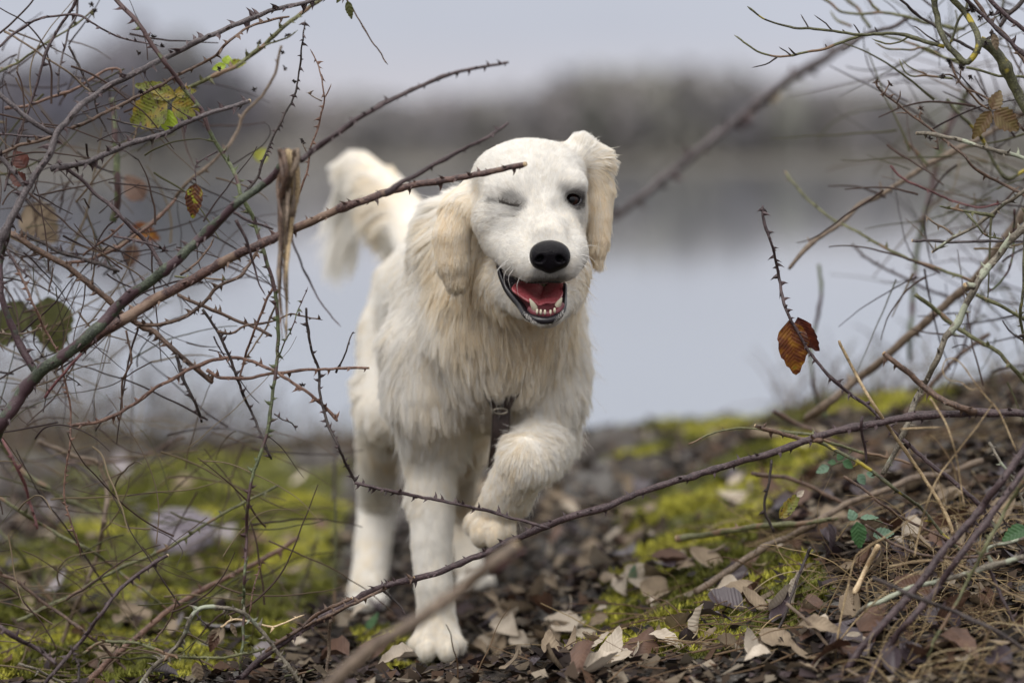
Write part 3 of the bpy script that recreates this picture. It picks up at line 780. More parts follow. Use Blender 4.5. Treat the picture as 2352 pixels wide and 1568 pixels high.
V = []
nu, nvv = 17, 17
R5 = [spline(np.array([r[i] for r in rows]), nvv) for i in range(3)]
for j in range(nvv):
    L_, C_, R_ = R5[0][j], R5[1][j], R5[2][j]
    for i in range(nu):
        u = i / (nu - 1) * 2 - 1
        p = lerp(C_, L_, -u) if u < 0 else lerp(C_, R_, u)
        p = p + np.array((0, 0, 1)) * (0.0035 * math.sin(min(abs(u), 1) * math.pi) - 0.001)
        V.append(p)
V = np.array(V)
Fq = [[j * nu + i, j * nu + i + 1, (j + 1) * nu + i + 1, (j + 1) * nu + i] for j in range(nvv - 1) for i in range(nu - 1)]
me = bpy.data.meshes.new("tongue"); me.from_pydata((V - DOG_O).tolist(), [], Fq); me.update()
me.polygons.foreach_set("use_smooth", np.ones(len(me.polygons), dtype=bool))
tg = link("tongue", me, M_TONGUE, dog)
so = tg.modifiers.new("thick", 'SOLIDIFY'); so.thickness = 0.004; so.offset = 0
sb = tg.modifiers.new("round", 'SUBSURF'); sb.levels = 1; sb.render_levels = 1
# floor of the mouth and gum
m = NT("gum"); m.col((0.16, 0.035, 0.045)); m.rough(0.3)
gum = spline([LC(915, 1320, 3.765), LC(950, 1350, 3.757), LC(1030, 1358, 3.753), LC(1095, 1340, 3.757), LC(1130, 1290, 3.766)], 20)
me, _ = tube_mesh("gum", gum, np.full(20, 0.0055), 8, DOG_O); link("gum", me, m.m, dog)
# teeth
m = NT("tooth"); m.col((0.66, 0.61, 0.47)); m.rough(0.3)
M_TOOTH = m.m
for b, tip, r in ((LC(948, 1325, 3.757), LC(908, 1250, 3.748), .0040), (LC(1100, 1305, 3.759), LC(1135, 1243, 3.752), .0040)):
    c = spline([b, lerp(b, tip, .55) + np.array((0, -.001, .0)), tip], 9)
    me, _ = tube_mesh("canine_tooth", c, r * np.array([1, 1.02, 1, .93, .84, .7, .55, .36, .1]), 8, DOG_O); link("canine_tooth", me, M_TOOTH, dog)
for x, y in ((958, 1335), (988, 1345), (1018, 1340), (1050, 1342), (1082, 1330)):
    c = LC(x, y, 3.7475) + rng.normal(0, .00045, 3)
    me, _ = tube_mesh("tooth", np.array([c + (0, 0.001, -.004), c + (0, 0, -.001), c + (0, 0, .0018), c + (0, 0, .0028)]), np.array([.0014, .0017, .0015, .0007]), 7, DOG_O); link("tooth", me, M_TOOTH, dog)

# whiskers and loose chin hair
WH = []
for x0, y0, x1, y1, x2, y2, D in ((775, 970, 690, 1040, 645, 1210, 3.75), (790, 1010, 730, 1080, 740, 1180, 3.75), (770, 985, 670, 1060, 655, 1130, 3.76), (800, 1040, 760, 1100, 775, 1190, 3.745),
        (1260, 905, 1330, 878, 1400, 890, 3.75), (1262, 940, 1330, 960, 1385, 1020, 3.75), (1262, 960, 1320, 1000, 1318, 1060, 3.75), (1262, 990, 1310, 1040, 1365, 1140, 3.75), (1250, 1010, 1290, 1060, 1290, 1130, 3.75), (1225, 1060, 1240, 1120, 1225, 1180, 3.74), (860, 1060, 820, 1150, 830, 1230, 3.74), (700, 960, 665, 985, 668, 1010, 3.78)):
    WH.append(spline([LC(x0, y0, D), LC(x1, y1, D - .01), LC(x2, y2, D - .005)], 6))
for i in range(190):
    a = rng.uniform(0, 1)
    x, y = np.interp(a, [0, .5, 1], [870, 1000, 1150]), np.interp(a, [0, .25, .5, .8, 1], [1350, 1400, 1418, 1385, 1330]) + rng.uniform(-10, 14)
    WH.append(spline([LC(x, y, 3.752), LC(x + rng.normal(0, 4), y + rng.uniform(8, 16), 3.746), LC(x + rng.normal(0, 9), y + rng.uniform(20, 40), 3.752)], 6))
WH = np.array(WH)
wr = np.repeat(np.array([[.00022, .0002, .00018, .00015, .0001, .00004]]), len(WH), 0) * np.r_[np.full(12, 1.7), np.full(190, .65)][:, None]
make_hair("whiskers", WH, wr, np.tile(np.array((.85, .83, .8)), (len(WH), 1)), dog, DOG_O, M_FUR)
# lashes over the shut eye
LS = []
for i in range(170):
    a = rng.uniform(0, 1)
    p = lid[int(a * 15)] + np.array((0, -.003, 0))
    dx = rng.normal(0.2, .5)
    LS.append(spline([p, p + np.array((dx * .003, -.001, .0018 * rng.choice([-1, 1, 1]))), p + np.array((dx * .0075, -.0005, rng.uniform(-.003, .009)))], 6))
LS = np.array(LS)
make_hair("eyelashes", LS, np.repeat(np.array([[.00016, .00016, .00014, .00012, .00008, .00003]]), len(LS), 0), np.tile(np.array((.06, .05, .045)), (len(LS), 1)), dog, DOG_O, M_FUR)
# claws
m = NT("claw"); m.col((0.10, 0.07, 0.06)); m.rough(0.4)
for x, y, d in ((980, 1513, 4.062), (1027, 1513, 4.062), (955, 1502, 4.092), (1052, 1502, 4.092), (1103, 1243, 4.02), (1139, 1246, 4.01)):
    c = P(x, y, d)
    me, _ = tube_mesh("claw", np.array([c + (0, .012, .006), c + (0, .002, .003), c + (0, -.004, -.003)]), np.array([.003, .0028, .0008]), 6, DOG_O); link("claw", me, m.m, dog)
# harness
m = NT("harness_leather"); m.col(m.ramp(m.noise(120, 3, m.geo()), [(0.3, (0.014, 0.008, 0.007)), (0.7, (0.032, 0.018, 0.015))])); m.rough(0.5); m.bump(m.noise(600, 2, m.geo()), .4, .0008)
hx = bpy.data.objects.new("harness", None); SC.collection.objects.link(hx); hx.parent = dog
for path, wdt in (([(1150, 850, 4.03), (1151, 900, 4.025), (1152, 945, 4.025), (1148, 1010, 4.03), (1140, 1075, 4.06)], 21), ([(1146, 935, 4.02), (1118, 893, 4.015), (1090, 860, 4.03), (1040, 810, 4.06)], 15), ([(1156, 935, 4.02), (1184, 893, 4.015), (1212, 860, 4.03), (1245, 810, 4.06)], 15)):
    c = spline([P(*q) for q in path], 16)
    me, _ = tube_mesh("strap", c, np.full(16, PX(wdt, 4.0)), 10, DOG_O, squash=0.22); link("strap", me, m.m, hx)
m = NT("brass"); m.col((0.20, 0.18, 0.15)); m.rough(0.4); m.b.inputs["Metallic"].default_value = 1.0
th = np.linspace(0, 2 * math.pi, 21)
for cy, rr in ((944, 11),):
    c = P(1149, cy, 4.010)
    me, _ = tube_mesh("ring", c + np.stack([np.cos(th) * PX(rr * 1.5, 4), 0 * th, np.sin(th) * PX(rr * .55, 4)], 1), np.full(21, .0016), 6, DOG_O); link("ring", me, m.m, hx)
# ------------------------------------------------------------------ the place: bank, lake, far shore
GC = [  # px, py, D of the ground surface
 (0, 1400, 4.3), (300, 1400, 4.5), (600, 1400, 4.55), (800, 1400, 4.6), (1003, 1520, 4.13), (1085, 1352, 4.85), (1300, 1450, 4.35), (1300, 1300, 5.1), (1300, 1150, 6.0),
 (300, 1200, 5.6), (600, 1200, 5.7), (0, 1200, 5.3), (0, 1050, 6.3), (300, 1030, 7.0), (700, 1010, 7.4), (850, 1012, 7.4), (1290, 1022, 7.2), (1450, 1000, 6.9), (1600, 952, 6.4), (1800, 928, 6.1),
 (1900, 885, 5.8), (2100, 835, 5.4), (2352, 800, 5.0), (2600, 760, 4.8), (1568, 1560, 3.95), (1500, 1500, 4.0), (1600, 1300, 4.7), (1600, 1100, 5.5), (1750, 1500, 3.85), (1750, 1250, 4.25), (1750, 1050, 5.1),
 (1970, 1450, 3.72), (1970, 1200, 3.95), (1970, 1000, 4.6), (2150, 1500, 3.62), (2150, 1200, 3.82), (2150, 1000, 4.2), (2352, 1560, 3.5), (2352, 1250, 3.68), (2352, 1000, 3.95), (2352, 900, 4.3), (2600, 1500, 3.4), (2600, 1000, 3.75), (300, 1560, 4.0), (700, 1560, 4.0), (0, 1560, 3.95), (-300, 1400, 4.1), (-300, 1100, 5.4)]
_g = np.array([P(*c) for c in GC])
_g = np.vstack([_g, [(-3, 5, .1), (-3, 3, .05), (-2, 7, .0), (-5, 5, .15), (0, 2.5, 0), (0, 0, 0), (1.2, 2.5, .0), (3, 5, .75), (3, 3, .3), (.3, 3.3, -.02), (.6, 3.2, -.02), (.9, 3.1, 0), (.45, 3.6, -.01), (.75, 3.45, .015), (1.3, 3.0, .05), (5, 4, .9), (-3, 0, 0), (3, 0, .3), (1.6, 4.6, .52), (2.2, 4.8, .6)]])
_PHI = None
def _rbf(X, Y):
    d2 = (X[..., None] - _g[:, 0]) ** 2 + (Y[..., None] - _g[:, 1]) ** 2
    w = np.exp(-d2 / (2 * 0.30 ** 2)) + 0.02 / (d2 + 0.15) ** 1.5
    return (w * _g[:, 2]).sum(-1) / w.sum(-1)
def edge_y(X):
    return np.interp(X, [-30, -6, -3, -1, 0.15, 0.4, 0.65, 0.78, 0.90, 1.2, 2.5, 6, 30], [11, 8.2, 7.7, 7.45, 7.3, 6.6, 6.1, 5.7, 5.3, 5.1, 5.0, 5.6, 9])
WATER_Z = -0.62
def ground_base(X, Y):
    X, Y = np.asarray(X, float), np.asarray(Y, float)
    z = np.zeros(X.shape)
    fx, fy = X.ravel(), Y.ravel()
    out = np.concatenate([_rbf(fx[i:i + 20000], fy[i:i + 20000]) for i in range(0, len(fx), 20000)]) if len(fx) else fx
    z = out.reshape(X.shape)
    e = edge_y(X) + (fbm(X * 2.3, X * 0 + 5, None, 3) - .5) * .25
    over = np.maximum(Y - e, 0)
    return z - np.minimum(over * 0.9 + over ** 2 * .5, 1.6)
def ground_z(X, Y, fine=True):
    X, Y = np.asarray(X, float), np.asarray(Y, float)
    z = ground_base(X, Y)
    if fine:
        near = 1 - sstep(8, 14, np.abs(Y) + np.abs(X) * .5)
        z = z + near * ((fbm(X * 4.5, Y * 4.5, None, 4) - .5) * .075 + (fbm(X * 22, Y * 22, None, 3) - .5) * .020)
    for px_, py_, rr_ in ((-0.109, 4.10, .12), (-0.238, 4.60, .12), (-0.068, 4.83, .12)):      # level under the paws
        w = np.exp(-((X - px_) ** 2 + (Y - py_) ** 2) / (2 * rr_ ** 2) * 1.0) ** .7
        w = np.clip(w * 1.25, 0, 1)
        z = z * (1 - w) + w * -.001
    return z
def moss_amount(X, Y):
    """where moss grows: left of the path, on the shoulder of the bank, along its brow"""
    n = fbm(X * 3.2 + 9, Y * 2.6 + 4, None, 4)
    n2 = fbm(X * 12 + 2, Y * 12, None, 2)
    left = (1 - sstep(-0.42, -0.15, X)) * sstep(3.6, 4.0, Y) * (1 - sstep(6.0, 7.0, Y) * .36) * (1 - .35 * sstep(-.62, -.95, X)) * (1 - .8 * sstep(6.2, 6.6, Y) * sstep(-.62, -.45, X))
    brow = np.exp(-((Y - edge_y(X) + 0.30) / 0.50) ** 2) * sstep(0.0, 0.2, X) * (1 - sstep(.72, .95, X))
    pc = np.array([(1440, 1560, 4.0), (1560, 1470, 4.02), (1640, 1330, 4.2), (1600, 1250, 4.6), (1560, 1180, 5.0), (1700, 1180, 4.7), (1750, 1050, 5.1), (1500, 1080, 5.8), (1620, 1400, 4.05), (1500, 1530, 4.0), (1680, 1450, 3.9), (1560, 1380, 4.2)])
    pp = np.array([P(*c) for c in pc])
    shoulder = np.max(np.exp(-(((X[..., None] - pp[:, 0]) / .15) ** 2 + ((Y[..., None] - pp[:, 1]) / .32) ** 2)), -1)
    spots = np.array([P(950, 1540, 4.05), P(880, 1500, 4.25), P(1180, 1180, 5.7)])
    sp = np.max(np.exp(-(((X[..., None] - spots[:, 0]) / .08) ** 2 + ((Y[..., None] - spots[:, 1]) / .15) ** 2)), -1)
    a = np.maximum.reduce([left * .95, brow * 1.2, shoulder * 1.22, sp])
    return np.clip(sstep(0.42, 0.56, a * (0.38 + 0.62 * n + .14 * n2) + .16 * (n - .5)), 0, 1)

gx = np.unique(np.concatenate([np.linspace(-60, -6, 30), np.linspace(-6, -1.6, 60), np.linspace(-1.6, 1.5, 300), np.linspace(1.5, 6, 50), np.linspace(6, 60, 30)]))
gy = np.unique(np.concatenate([np.linspace(-30, 2, 30), np.linspace(2, 3.4, 40), np.linspace(3.4, 5.2, 170), np.linspace(5.2, 8.2, 170), np.linspace(8.2, 16, 30)]))
GX, GY = np.meshgrid(gx, gy, indexing='ij')
GZ = ground_z(GX, GY)
nx, ny = GX.shape
gv = np.stack([GX, GY, GZ], -1).reshape(-1, 3)
ii = (np.arange(nx - 1)[:, None] * ny + np.arange(ny - 1)[None]).ravel()
gf = np.stack([ii, ii + ny, ii + ny + 1, ii + 1], 1)
me = new_mesh("ground", gv, gf)
MO = moss_amount(GX, GY).ravel()
point_colour(me, "moss", np.repeat(MO[:, None], 3, 1))
m = NT("soil")
pos = m.geo()
n1, n2, n3 = m.noise(9, 5, pos), m.noise(60, 4, pos), m.noise(260, 3, pos)
soil = m.mix(m.ramp(n2, [(0.35, (0, 0, 0)), (0.68, (1, 1, 1))]), (0.014, 0.010, 0.008), (0.055, 0.040, 0.028))
grit = m.mix(m.ramp(n1, [(0.42, (0, 0, 0)), (0.6, (1, 1, 1))]), soil, m.mix(m.ramp(n3, [(0.4, (0, 0, 0)), (0.6, (1, 1, 1))]), (0.055, 0.050, 0.047), (0.15, 0.14, 0.13)))
mossc = m.ramp(n2, [(0.3, (0.020, 0.020, 0.008)), (0.5, (0.09, 0.095, 0.014)), (0.7, (0.20, 0.20, 0.03))])
at = m.n("ShaderNodeAttribute", attribute_name="moss")
m.col(m.mix(at.outputs["Fac"], grit, mossc)); m.rough(0.9); m.bump(n3, 0.6, 0.01)
g = link("ground", me, m.m); tag(g, kind="structure")

# lake
W = 1400.0
xs = np.linspace(-W, W, 60); ys = np.concatenate([np.linspace(4.5, 40, 30), np.linspace(45, 900, 40)])
WX, WY = np.meshgrid(xs, ys, indexing='ij')
nx, ny = WX.shape
ii = (np.arange(nx - 1)[:, None] * ny + np.arange(ny - 1)[None]).ravel()
me = new_mesh("lake", np.stack([WX, WY, np.full_like(WX, WATER_Z)], -1).reshape(-1, 3), np.stack([ii, ii + ny, ii + ny + 1, ii + 1], 1))
m = NT("lake_water")
m.col((0.20, 0.215, 0.24)); m.rough(0.04)
m.b.inputs["IOR"].default_value = 1.4
mp = m.n("ShaderNodeMapping"); mp.inputs["Scale"].default_value = (1.0, 0.5, 1); m.l(m.geo(), mp.inputs[0])
m.bump(m.noise(3.0, 3, mp.outputs[0]), 0.02, 0.12)
o = link("lake", me, m.m); tag(o, kind="structure")

# far shore
def shore_y(X): return 430 + 0.00022 * X ** 2 * 0 - 120 * np.exp(-((X + 70) / 38.0) ** 2) + 12 * np.sin(X * .02)
hx = np.linspace(-700, 700, 280); hy = np.concatenate([np.linspace(-30, 20, 12), np.linspace(30, 900, 30)])
HX, HV = np.meshgrid(hx, hy, indexing='ij')
HY = shore_y(HX) + HV
HZ = WATER_Z - 1.0 + 2.0 * sstep(-6, 6, HV) + 5.0 * sstep(5, 260, HV) + fbm(HX * .01, HY * .01, None, 3) * 3.0 * sstep(20, 200, HV)
nx, ny = HX.shape
ii = (np.arange(nx - 1)[:, None] * ny + np.arange(ny - 1)[None]).ravel()
me = new_mesh("hills", np.stack([HX, HY, HZ], -1).reshape(-1, 3), np.stack([ii, ii + ny, ii + ny + 1, ii + 1], 1))
m = NT("far_slope"); m.col(m.ramp(m.noise(.03, 4, m.geo()), [(0.35, (0.085, 0.08, 0.075)), (0.65, (0.16, 0.145, 0.12))])); m.rough(1.0)
o = link("hills", me, m.m); tag(o, kind="structure")

# the bare wood on the far shore: trunk and ragged crown of twig sprays for every tree, one mass in the picture
r2 = np.random.default_rng(21)
NT_ = 1500
tx = r2.uniform(-330, 330, NT_); back = r2.uniform(0, 1, NT_) ** 1.5 * 90
ty = shore_y(tx) + 4 + back
def top_h(X, Y):
    """height of the wood against the sky"""
    px = CX + X / Y * FPX
    prof = np.interp(px, [-1200, 0, 180, 260, 330, 420, 500, 560, 700, 900, 1100, 1200, 1320, 1450, 1620, 1720, 1850, 2000, 2200, 2352, 3600],
                         [150, 130, 115, 75, 45, 70, 118, 165, 205, 220, 208, 198, 160, 150, 148, 168, 178, 195, 205, 200, 190])
    return CAM_H + (360 - prof) / FPX * Y
hz = CAM_H * 0 + top_h(tx, ty) * r2.uniform(0.82, 1.0, NT_)
z0 = WATER_Z + 0.6 + back * .03
V_, F_, C_ = [], [], []
base = 0
pal = np.array([(0.138, 0.132, 0.132), (0.124, 0.120, 0.126), (0.140, 0.138, 0.125), (0.114, 0.113, 0.124), (0.134, 0.125, 0.128), (0.12, 0.123, 0.112)])
for i in range(NT_):
    H = max(hz[i] - z0[i], 2.0)
    c = pal[r2.integers(len(pal))] * r2.uniform(.9, 1.08)
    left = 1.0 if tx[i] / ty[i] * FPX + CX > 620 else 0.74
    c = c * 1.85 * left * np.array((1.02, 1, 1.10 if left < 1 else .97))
    R = H * r2.uniform(.22, .34)
    # trunk
    w = .012 * H + .1
    V_.append(np.array([(tx[i] - w, ty[i], z0[i] - 1), (tx[i] + w, ty[i], z0[i] - 1), (tx[i], ty[i] + w, z0[i] - 1), (tx[i], ty[i], z0[i] + H * .8)]))
    F_.append(np.array([(0, 1, 3), (1, 2, 3), (2, 0, 3)]) + base); C_.append(np.repeat(c[None] * .7, 4, 0)); base += 4
    k = 90
    d = r2.normal(0, 1, (k, 3)); d /= np.linalg.norm(d, axis=1, keepdims=True)
    rr = r2.uniform(.2, 1, k) ** .5
    cc = np.array((tx[i], ty[i], z0[i] + H * .58)) + d * rr[:, None] * np.array((R, R, H * .42))
    cc[:, 2] = np.maximum(cc[:, 2], z0[i] + .4)
    s_ = r2.uniform(.03, .085, k)[:, None, None] * H
    tri = cc[:, None, :] + r2.normal(0, 1, (k, 3, 3)) * s_
    V_.append(tri.reshape(-1, 3)); F_.append(np.arange(k * 3).reshape(-1, 3) + base); base += k * 3
    C_.append(np.repeat(c[None] * r2.uniform(.8, 1.2, (k, 1)), 3, 0))
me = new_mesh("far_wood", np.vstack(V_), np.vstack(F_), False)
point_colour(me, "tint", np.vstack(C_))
m = NT("bare_wood"); at = m.n("ShaderNodeAttribute", attribute_name="tint"); m.col(at.outputs["Color"]); m.rough(1.0)
m.b.inputs["Specular IOR Level"].default_value = 0.1
o = link("far_wood", me, m.m)
tag(o, "bare grey brown wood along the far shore of the lake", "wood", kind="stuff")
# ------------------------------------------------------------------ bark, leaves
def bark(name, c0, c1, lichen=None, amt=0.62, gloss=0.55, pale=None):
    k_ = .85 if name in ('stem_straw', 'cut_wood', 'stem_tan') else (.85 if any(w in name for w in ('olive', 'green', 'brown', 'lichen', 'copper')) and 'purple' not in name else .62)
    c0, c1 = tuple(x * k_ for x in c0), tuple(x * k_ for x in c1)
    m = NT(name)
    pos = m.geo()
    n1 = m.noise(90, 4, pos); n2 = m.noise(420, 3, pos); n3 = m.noise(28, 3, pos)
    c = m.mix(m.ramp(n1, [(0.38, (0, 0, 0)), (0.62, (1, 1, 1))]), c0, c1)
    c = m.mix(m.ramp(n2, [(0.50, (0, 0, 0)), (0.72, (.55, .55, .55))]), c, tuple(min(1, x * 2.2 + .03) for x in c1))
    if pale: c = m.mix(m.ramp(n3, [(0.52, (0, 0, 0)), (0.60, (1, 1, 1))]), c, pale)
    if lichen: c = m.mix(m.ramp(n3, [(amt - .04, (0, 0, 0)), (amt, (1, 1, 1))]), c, lichen)
    m.col(c); m.rough(gloss); m.bump(n2, .8, .0015)
    return m.m
BK = dict(
    purple=bark("bark_purple", (0.038, 0.020, 0.024), (0.095, 0.058, 0.062)),
    grey=bark("bark_grey", (0.060, 0.046, 0.050), (0.14, 0.115, 0.12)),
    brown=bark("bark_brown", (0.050, 0.028, 0.020), (0.12, 0.070, 0.045)),
    copper=bark("bark_copper", (0.085, 0.042, 0.030), (0.18, 0.10, 0.07)),
    olive=bark("bark_olive", (0.055, 0.055, 0.020), (0.13, 0.13, 0.055), (0.16, 0.10, 0.06), .58),
    green=bark("bark_green", (0.050, 0.060, 0.025), (0.10, 0.12, 0.050), (0.06, 0.03, 0.03), .55),
    big=bark("bark_green_purple", (0.035, 0.042, 0.028), (0.085, 0.105, 0.065), (0.055, 0.028, 0.034), .50),
    dark=bark("bark_dark", (0.022, 0.014, 0.013), (0.060, 0.040, 0.035)),
    red=bark("bark_red", (0.10, 0.025, 0.028), (0.18, 0.06, 0.06)),
    worn=bark("bark_worn", (0.060, 0.030, 0.030), (0.15, 0.080, 0.065), pale=(0.19, 0.125, 0.09)),
    straw=bark("stem_straw", (0.22, 0.15, 0.075), (0.38, 0.28, 0.155)),
    tan=bark("stem_tan", (0.095, 0.065, 0.045), (0.18, 0.13, 0.09)),
    lichen=bark("bark_lichen_grey", (0.085, 0.070, 0.052), (0.19, 0.165, 0.125), (0.30, 0.32, 0.24), .60),
    yellow=bark("bark_lichen_yellow", (0.028, 0.026, 0.012), (0.085, 0.085, 0.035), (0.34, 0.27, 0.03), .60),
    cut=bark("cut_wood", (0.42, 0.28, 0.15), (0.60, 0.45, 0.28)))
CROP = dict(A=(.3516, 0, 0), B=(.3516, 0, 459.4), C=(.3906, 0, 964.7), R=(.3516, 1653.75, 0), S=(.3516, 1653.75, 459.4), T=(.4143, 1470, 918.75), M=(.385, 826.9, 964.7), F=(1, 0, 0))
cr_ = np.random.default_rng(99)

def px_path(crop, pts):
    f, ox, oy = CROP[crop]
    p = np.array(pts, float) * f + (ox, oy)
    if crop != 'x':
        out = []
        for e, nb in ((0, 1), (-1, -2)):                # a stem that leaves the picture goes on outside it
            a, b = p[e], p[nb]
            if a[0] < 8 or a[0] > 2344 or a[1] < 8 or a[1] > 1560:
                out.append((e, a + (a - b) / (np.linalg.norm(a - b) + 1e-6) * 170))
        for e, q in out: p = np.vstack([q, p]) if e == 0 else np.vstack([p, q])
    return p

def thorn_geo(c, r, fr, every, size):
    """hooked prickles all round a stem; every, size in metres"""
    a, b, tg = fr
    d = np.r_[0, np.cumsum(np.linalg.norm(np.diff(c, axis=0), axis=1))]
    V, F, k = [], [], 0
    s = every * cr_.uniform(.3, 1)
    while s < d[-1]:
        i = min(int(np.searchsorted(d, s)), len(c) - 2)
        th = cr_.uniform(0, 2 * math.pi)
        o = a[i] * math.cos(th) + b[i] * math.sin(th)
        t = tg[i]
        L = size * cr_.uniform(.6, 1.25)
        w = L * .20
        root = c[i] + o * r[i] * .8
        side = np.cross(o, t)
        ring = [root + t * w * 1.7 * x + side * w * y for x, y in ((1, 0), (0, 1), (-1, 0), (0, -1))]
        mid = [root + o * L * .5 - t * L * .10 + t * w * .8 * x + side * w * .5 * y for x, y in ((1, 0), (0, 1), (-1, 0), (0, -1))]
        tip = root + o * L - t * L * .42
        V += ring + mid + [tip]
        for q in range(4):
            F.append((k + q, k + (q + 1) % 4, k + 4 + (q + 1) % 4)); F.append((k + q, k + 4 + (q + 1) % 4, k + 4 + q))
            F.append((k + 4 + q, k + 4 + (q + 1) % 4, k + 8))
        k += 9
        s += every * cr_.uniform(.45, 1.6)
    return V, F

def stem_path(crop, pts, D, r0, r1, wig=1.0):
    p = px_path(crop, pts)
    Dv = np.linspace(D[0], D[1], len(p)) if isinstance(D, tuple) else np.full(len(p), float(D))
    L = np.linalg.norm(np.diff(p, axis=0), axis=1).sum()
    n = int(np.clip(L / 9, 6, 150))
    q = spline(np.c_[p, Dv * 400], n)
    dd = q[:, 2] / 400
    ph = cr_.uniform(0, 100, 2)
    s = np.linspace(0, L, n)
    w = wig * (1.6 * (vnoise(s / 42 + ph[0], s * 0) - .5) + 1.2 * (vnoise(s / 15 + ph[1], s * 0) - .5))
    tx = np.gradient(q[:, 0]); ty = np.gradient(q[:, 1]); nn = np.hypot(tx, ty) + 1e-6
    x, y = q[:, 0] - ty / nn * w * 2, q[:, 1] + tx / nn * w * 2
    dd = dd + (vnoise(s / 90 + ph[1], s * 0) - .5) * .05
    c = np.array([P(a, b, e) for a, b, e in zip(x, y, dd)])
    r = PX(1, dd) * np.interp(np.linspace(0, 1, n), [0, 1], [r0, r1])
    node = (vnoise(s / 26 + ph[0], s * 0 + 3) ** 4) * .45
    r = r * (1 + node + .10 * (vnoise(s / 8, s * 0 + ph[1]) - .5))
    return c, r, L

STEMS = {}
def stem(key, crop, pts, D, r0, r1, mat, thorns=1.0, label=None, parent=None, name="bramble_cane", cat="bramble", wig=1.0, cut=None, ts=1.0, group=None):
    c, r, L = stem_path(crop, pts, D, r0, r1, wig)
    Dm = float(np.mean(c[:, 1]))
    if parent is None: org = c[0].copy(); org_par = None
    else:
        root, org = STEMS[parent]
        org_par = root
    rr = r.copy(); rr[-1] *= .75
    if r1 < 2.2: rr[-1] *= .3
    me, fr = tube_mesh(name, c, rr, 10 if r0 > 6 else 7, org)
    nm = name if parent is None else "side_shoot"
    o = link(nm, me, BK[mat], org_par, None if org_par is not None else org)
    if parent is None:
        tag(o, label, cat, group)
        STEMS[key] = (o, org)
    elif key: STEMS[key] = (org_par, org)
    holder = o
    if thorns:
        size = PX(1, Dm) * (8.5 + 1.4 * min(r0, 10)) * ts
        V, F = thorn_geo(c, r, fr, PX(1, Dm) * 20 / thorns, size)
        if F:
            me = bpy.data.meshes.new("thorns"); me.from_pydata((np.array(V) - org).tolist(), [], F); me.update()
            t_ = link("thorns", me, BK['purple' if mat in ('big', 'purple', 'dark', 'grey') else mat], holder); t_["kind"] = "stuff"
    if cut is not None:
        e = 0 if cut == 0 else -1
        dirv = c[e] - c[1 if e == 0 else -2]; dirv /= np.linalg.norm(dirv)
        me, _ = tube_mesh("cut_end", np.array([c[e] - dirv * r[e] * .3, c[e] + dirv * r[e] * .2]), np.array([r[e] * .98, r[e] * .85]), 9, org)
        link("cut_end", me, BK['cut'], holder)
    return c, r

def leaf_geo(L, W, ser=.06, fold=.25, curl=.3, seed=0, nu=13, nv=8, twist=0.0, point=1.0):
    """ovate leaf along +Y from the origin, face up +Z; serrated edge, folded on the midrib, curled"""
    g = np.random.default_rng(seed)
    V = []
    for i in range(nu):
        t = i / (nu - 1)
        w = W * .5 * (math.sin(math.pi * t ** .78) ** .8) * (1 - .25 * t * point)
        for j in range(-(nv // 2), nv // 2 + 1):
            u = j / (nv // 2)
            edge = abs(u) > .99
            x = u * w * (1 + (ser * (1 if i % 2 else -1) if edge else 0) + (g.uniform(-.04, .04) if edge else 0))
            y = L * t + (L * .03 if edge and i % 2 else 0)
            z = fold * abs(u) * w + .018 * L * math.sin(t * 22) * abs(u)
            z += g.normal(0, .008) * L
            a = curl * t * 1.6
            c16 = curl * 1.6
            yy = math.sin(a) / c16 * L
            zz = -(1 - math.cos(a)) / c16 * L
            tw = twist * t
            V.append((x * math.cos(tw) - z * math.sin(tw), yy + (y - L * t), zz + x * math.sin(tw) + z * math.cos(tw)))
    n = nv // 2 * 2 + 1
    F = [(i * n + j, i * n + j + 1, (i + 1) * n + j + 1, (i + 1) * n + j) for i in range(nu - 1) for j in range(n - 1)]
    return V, F

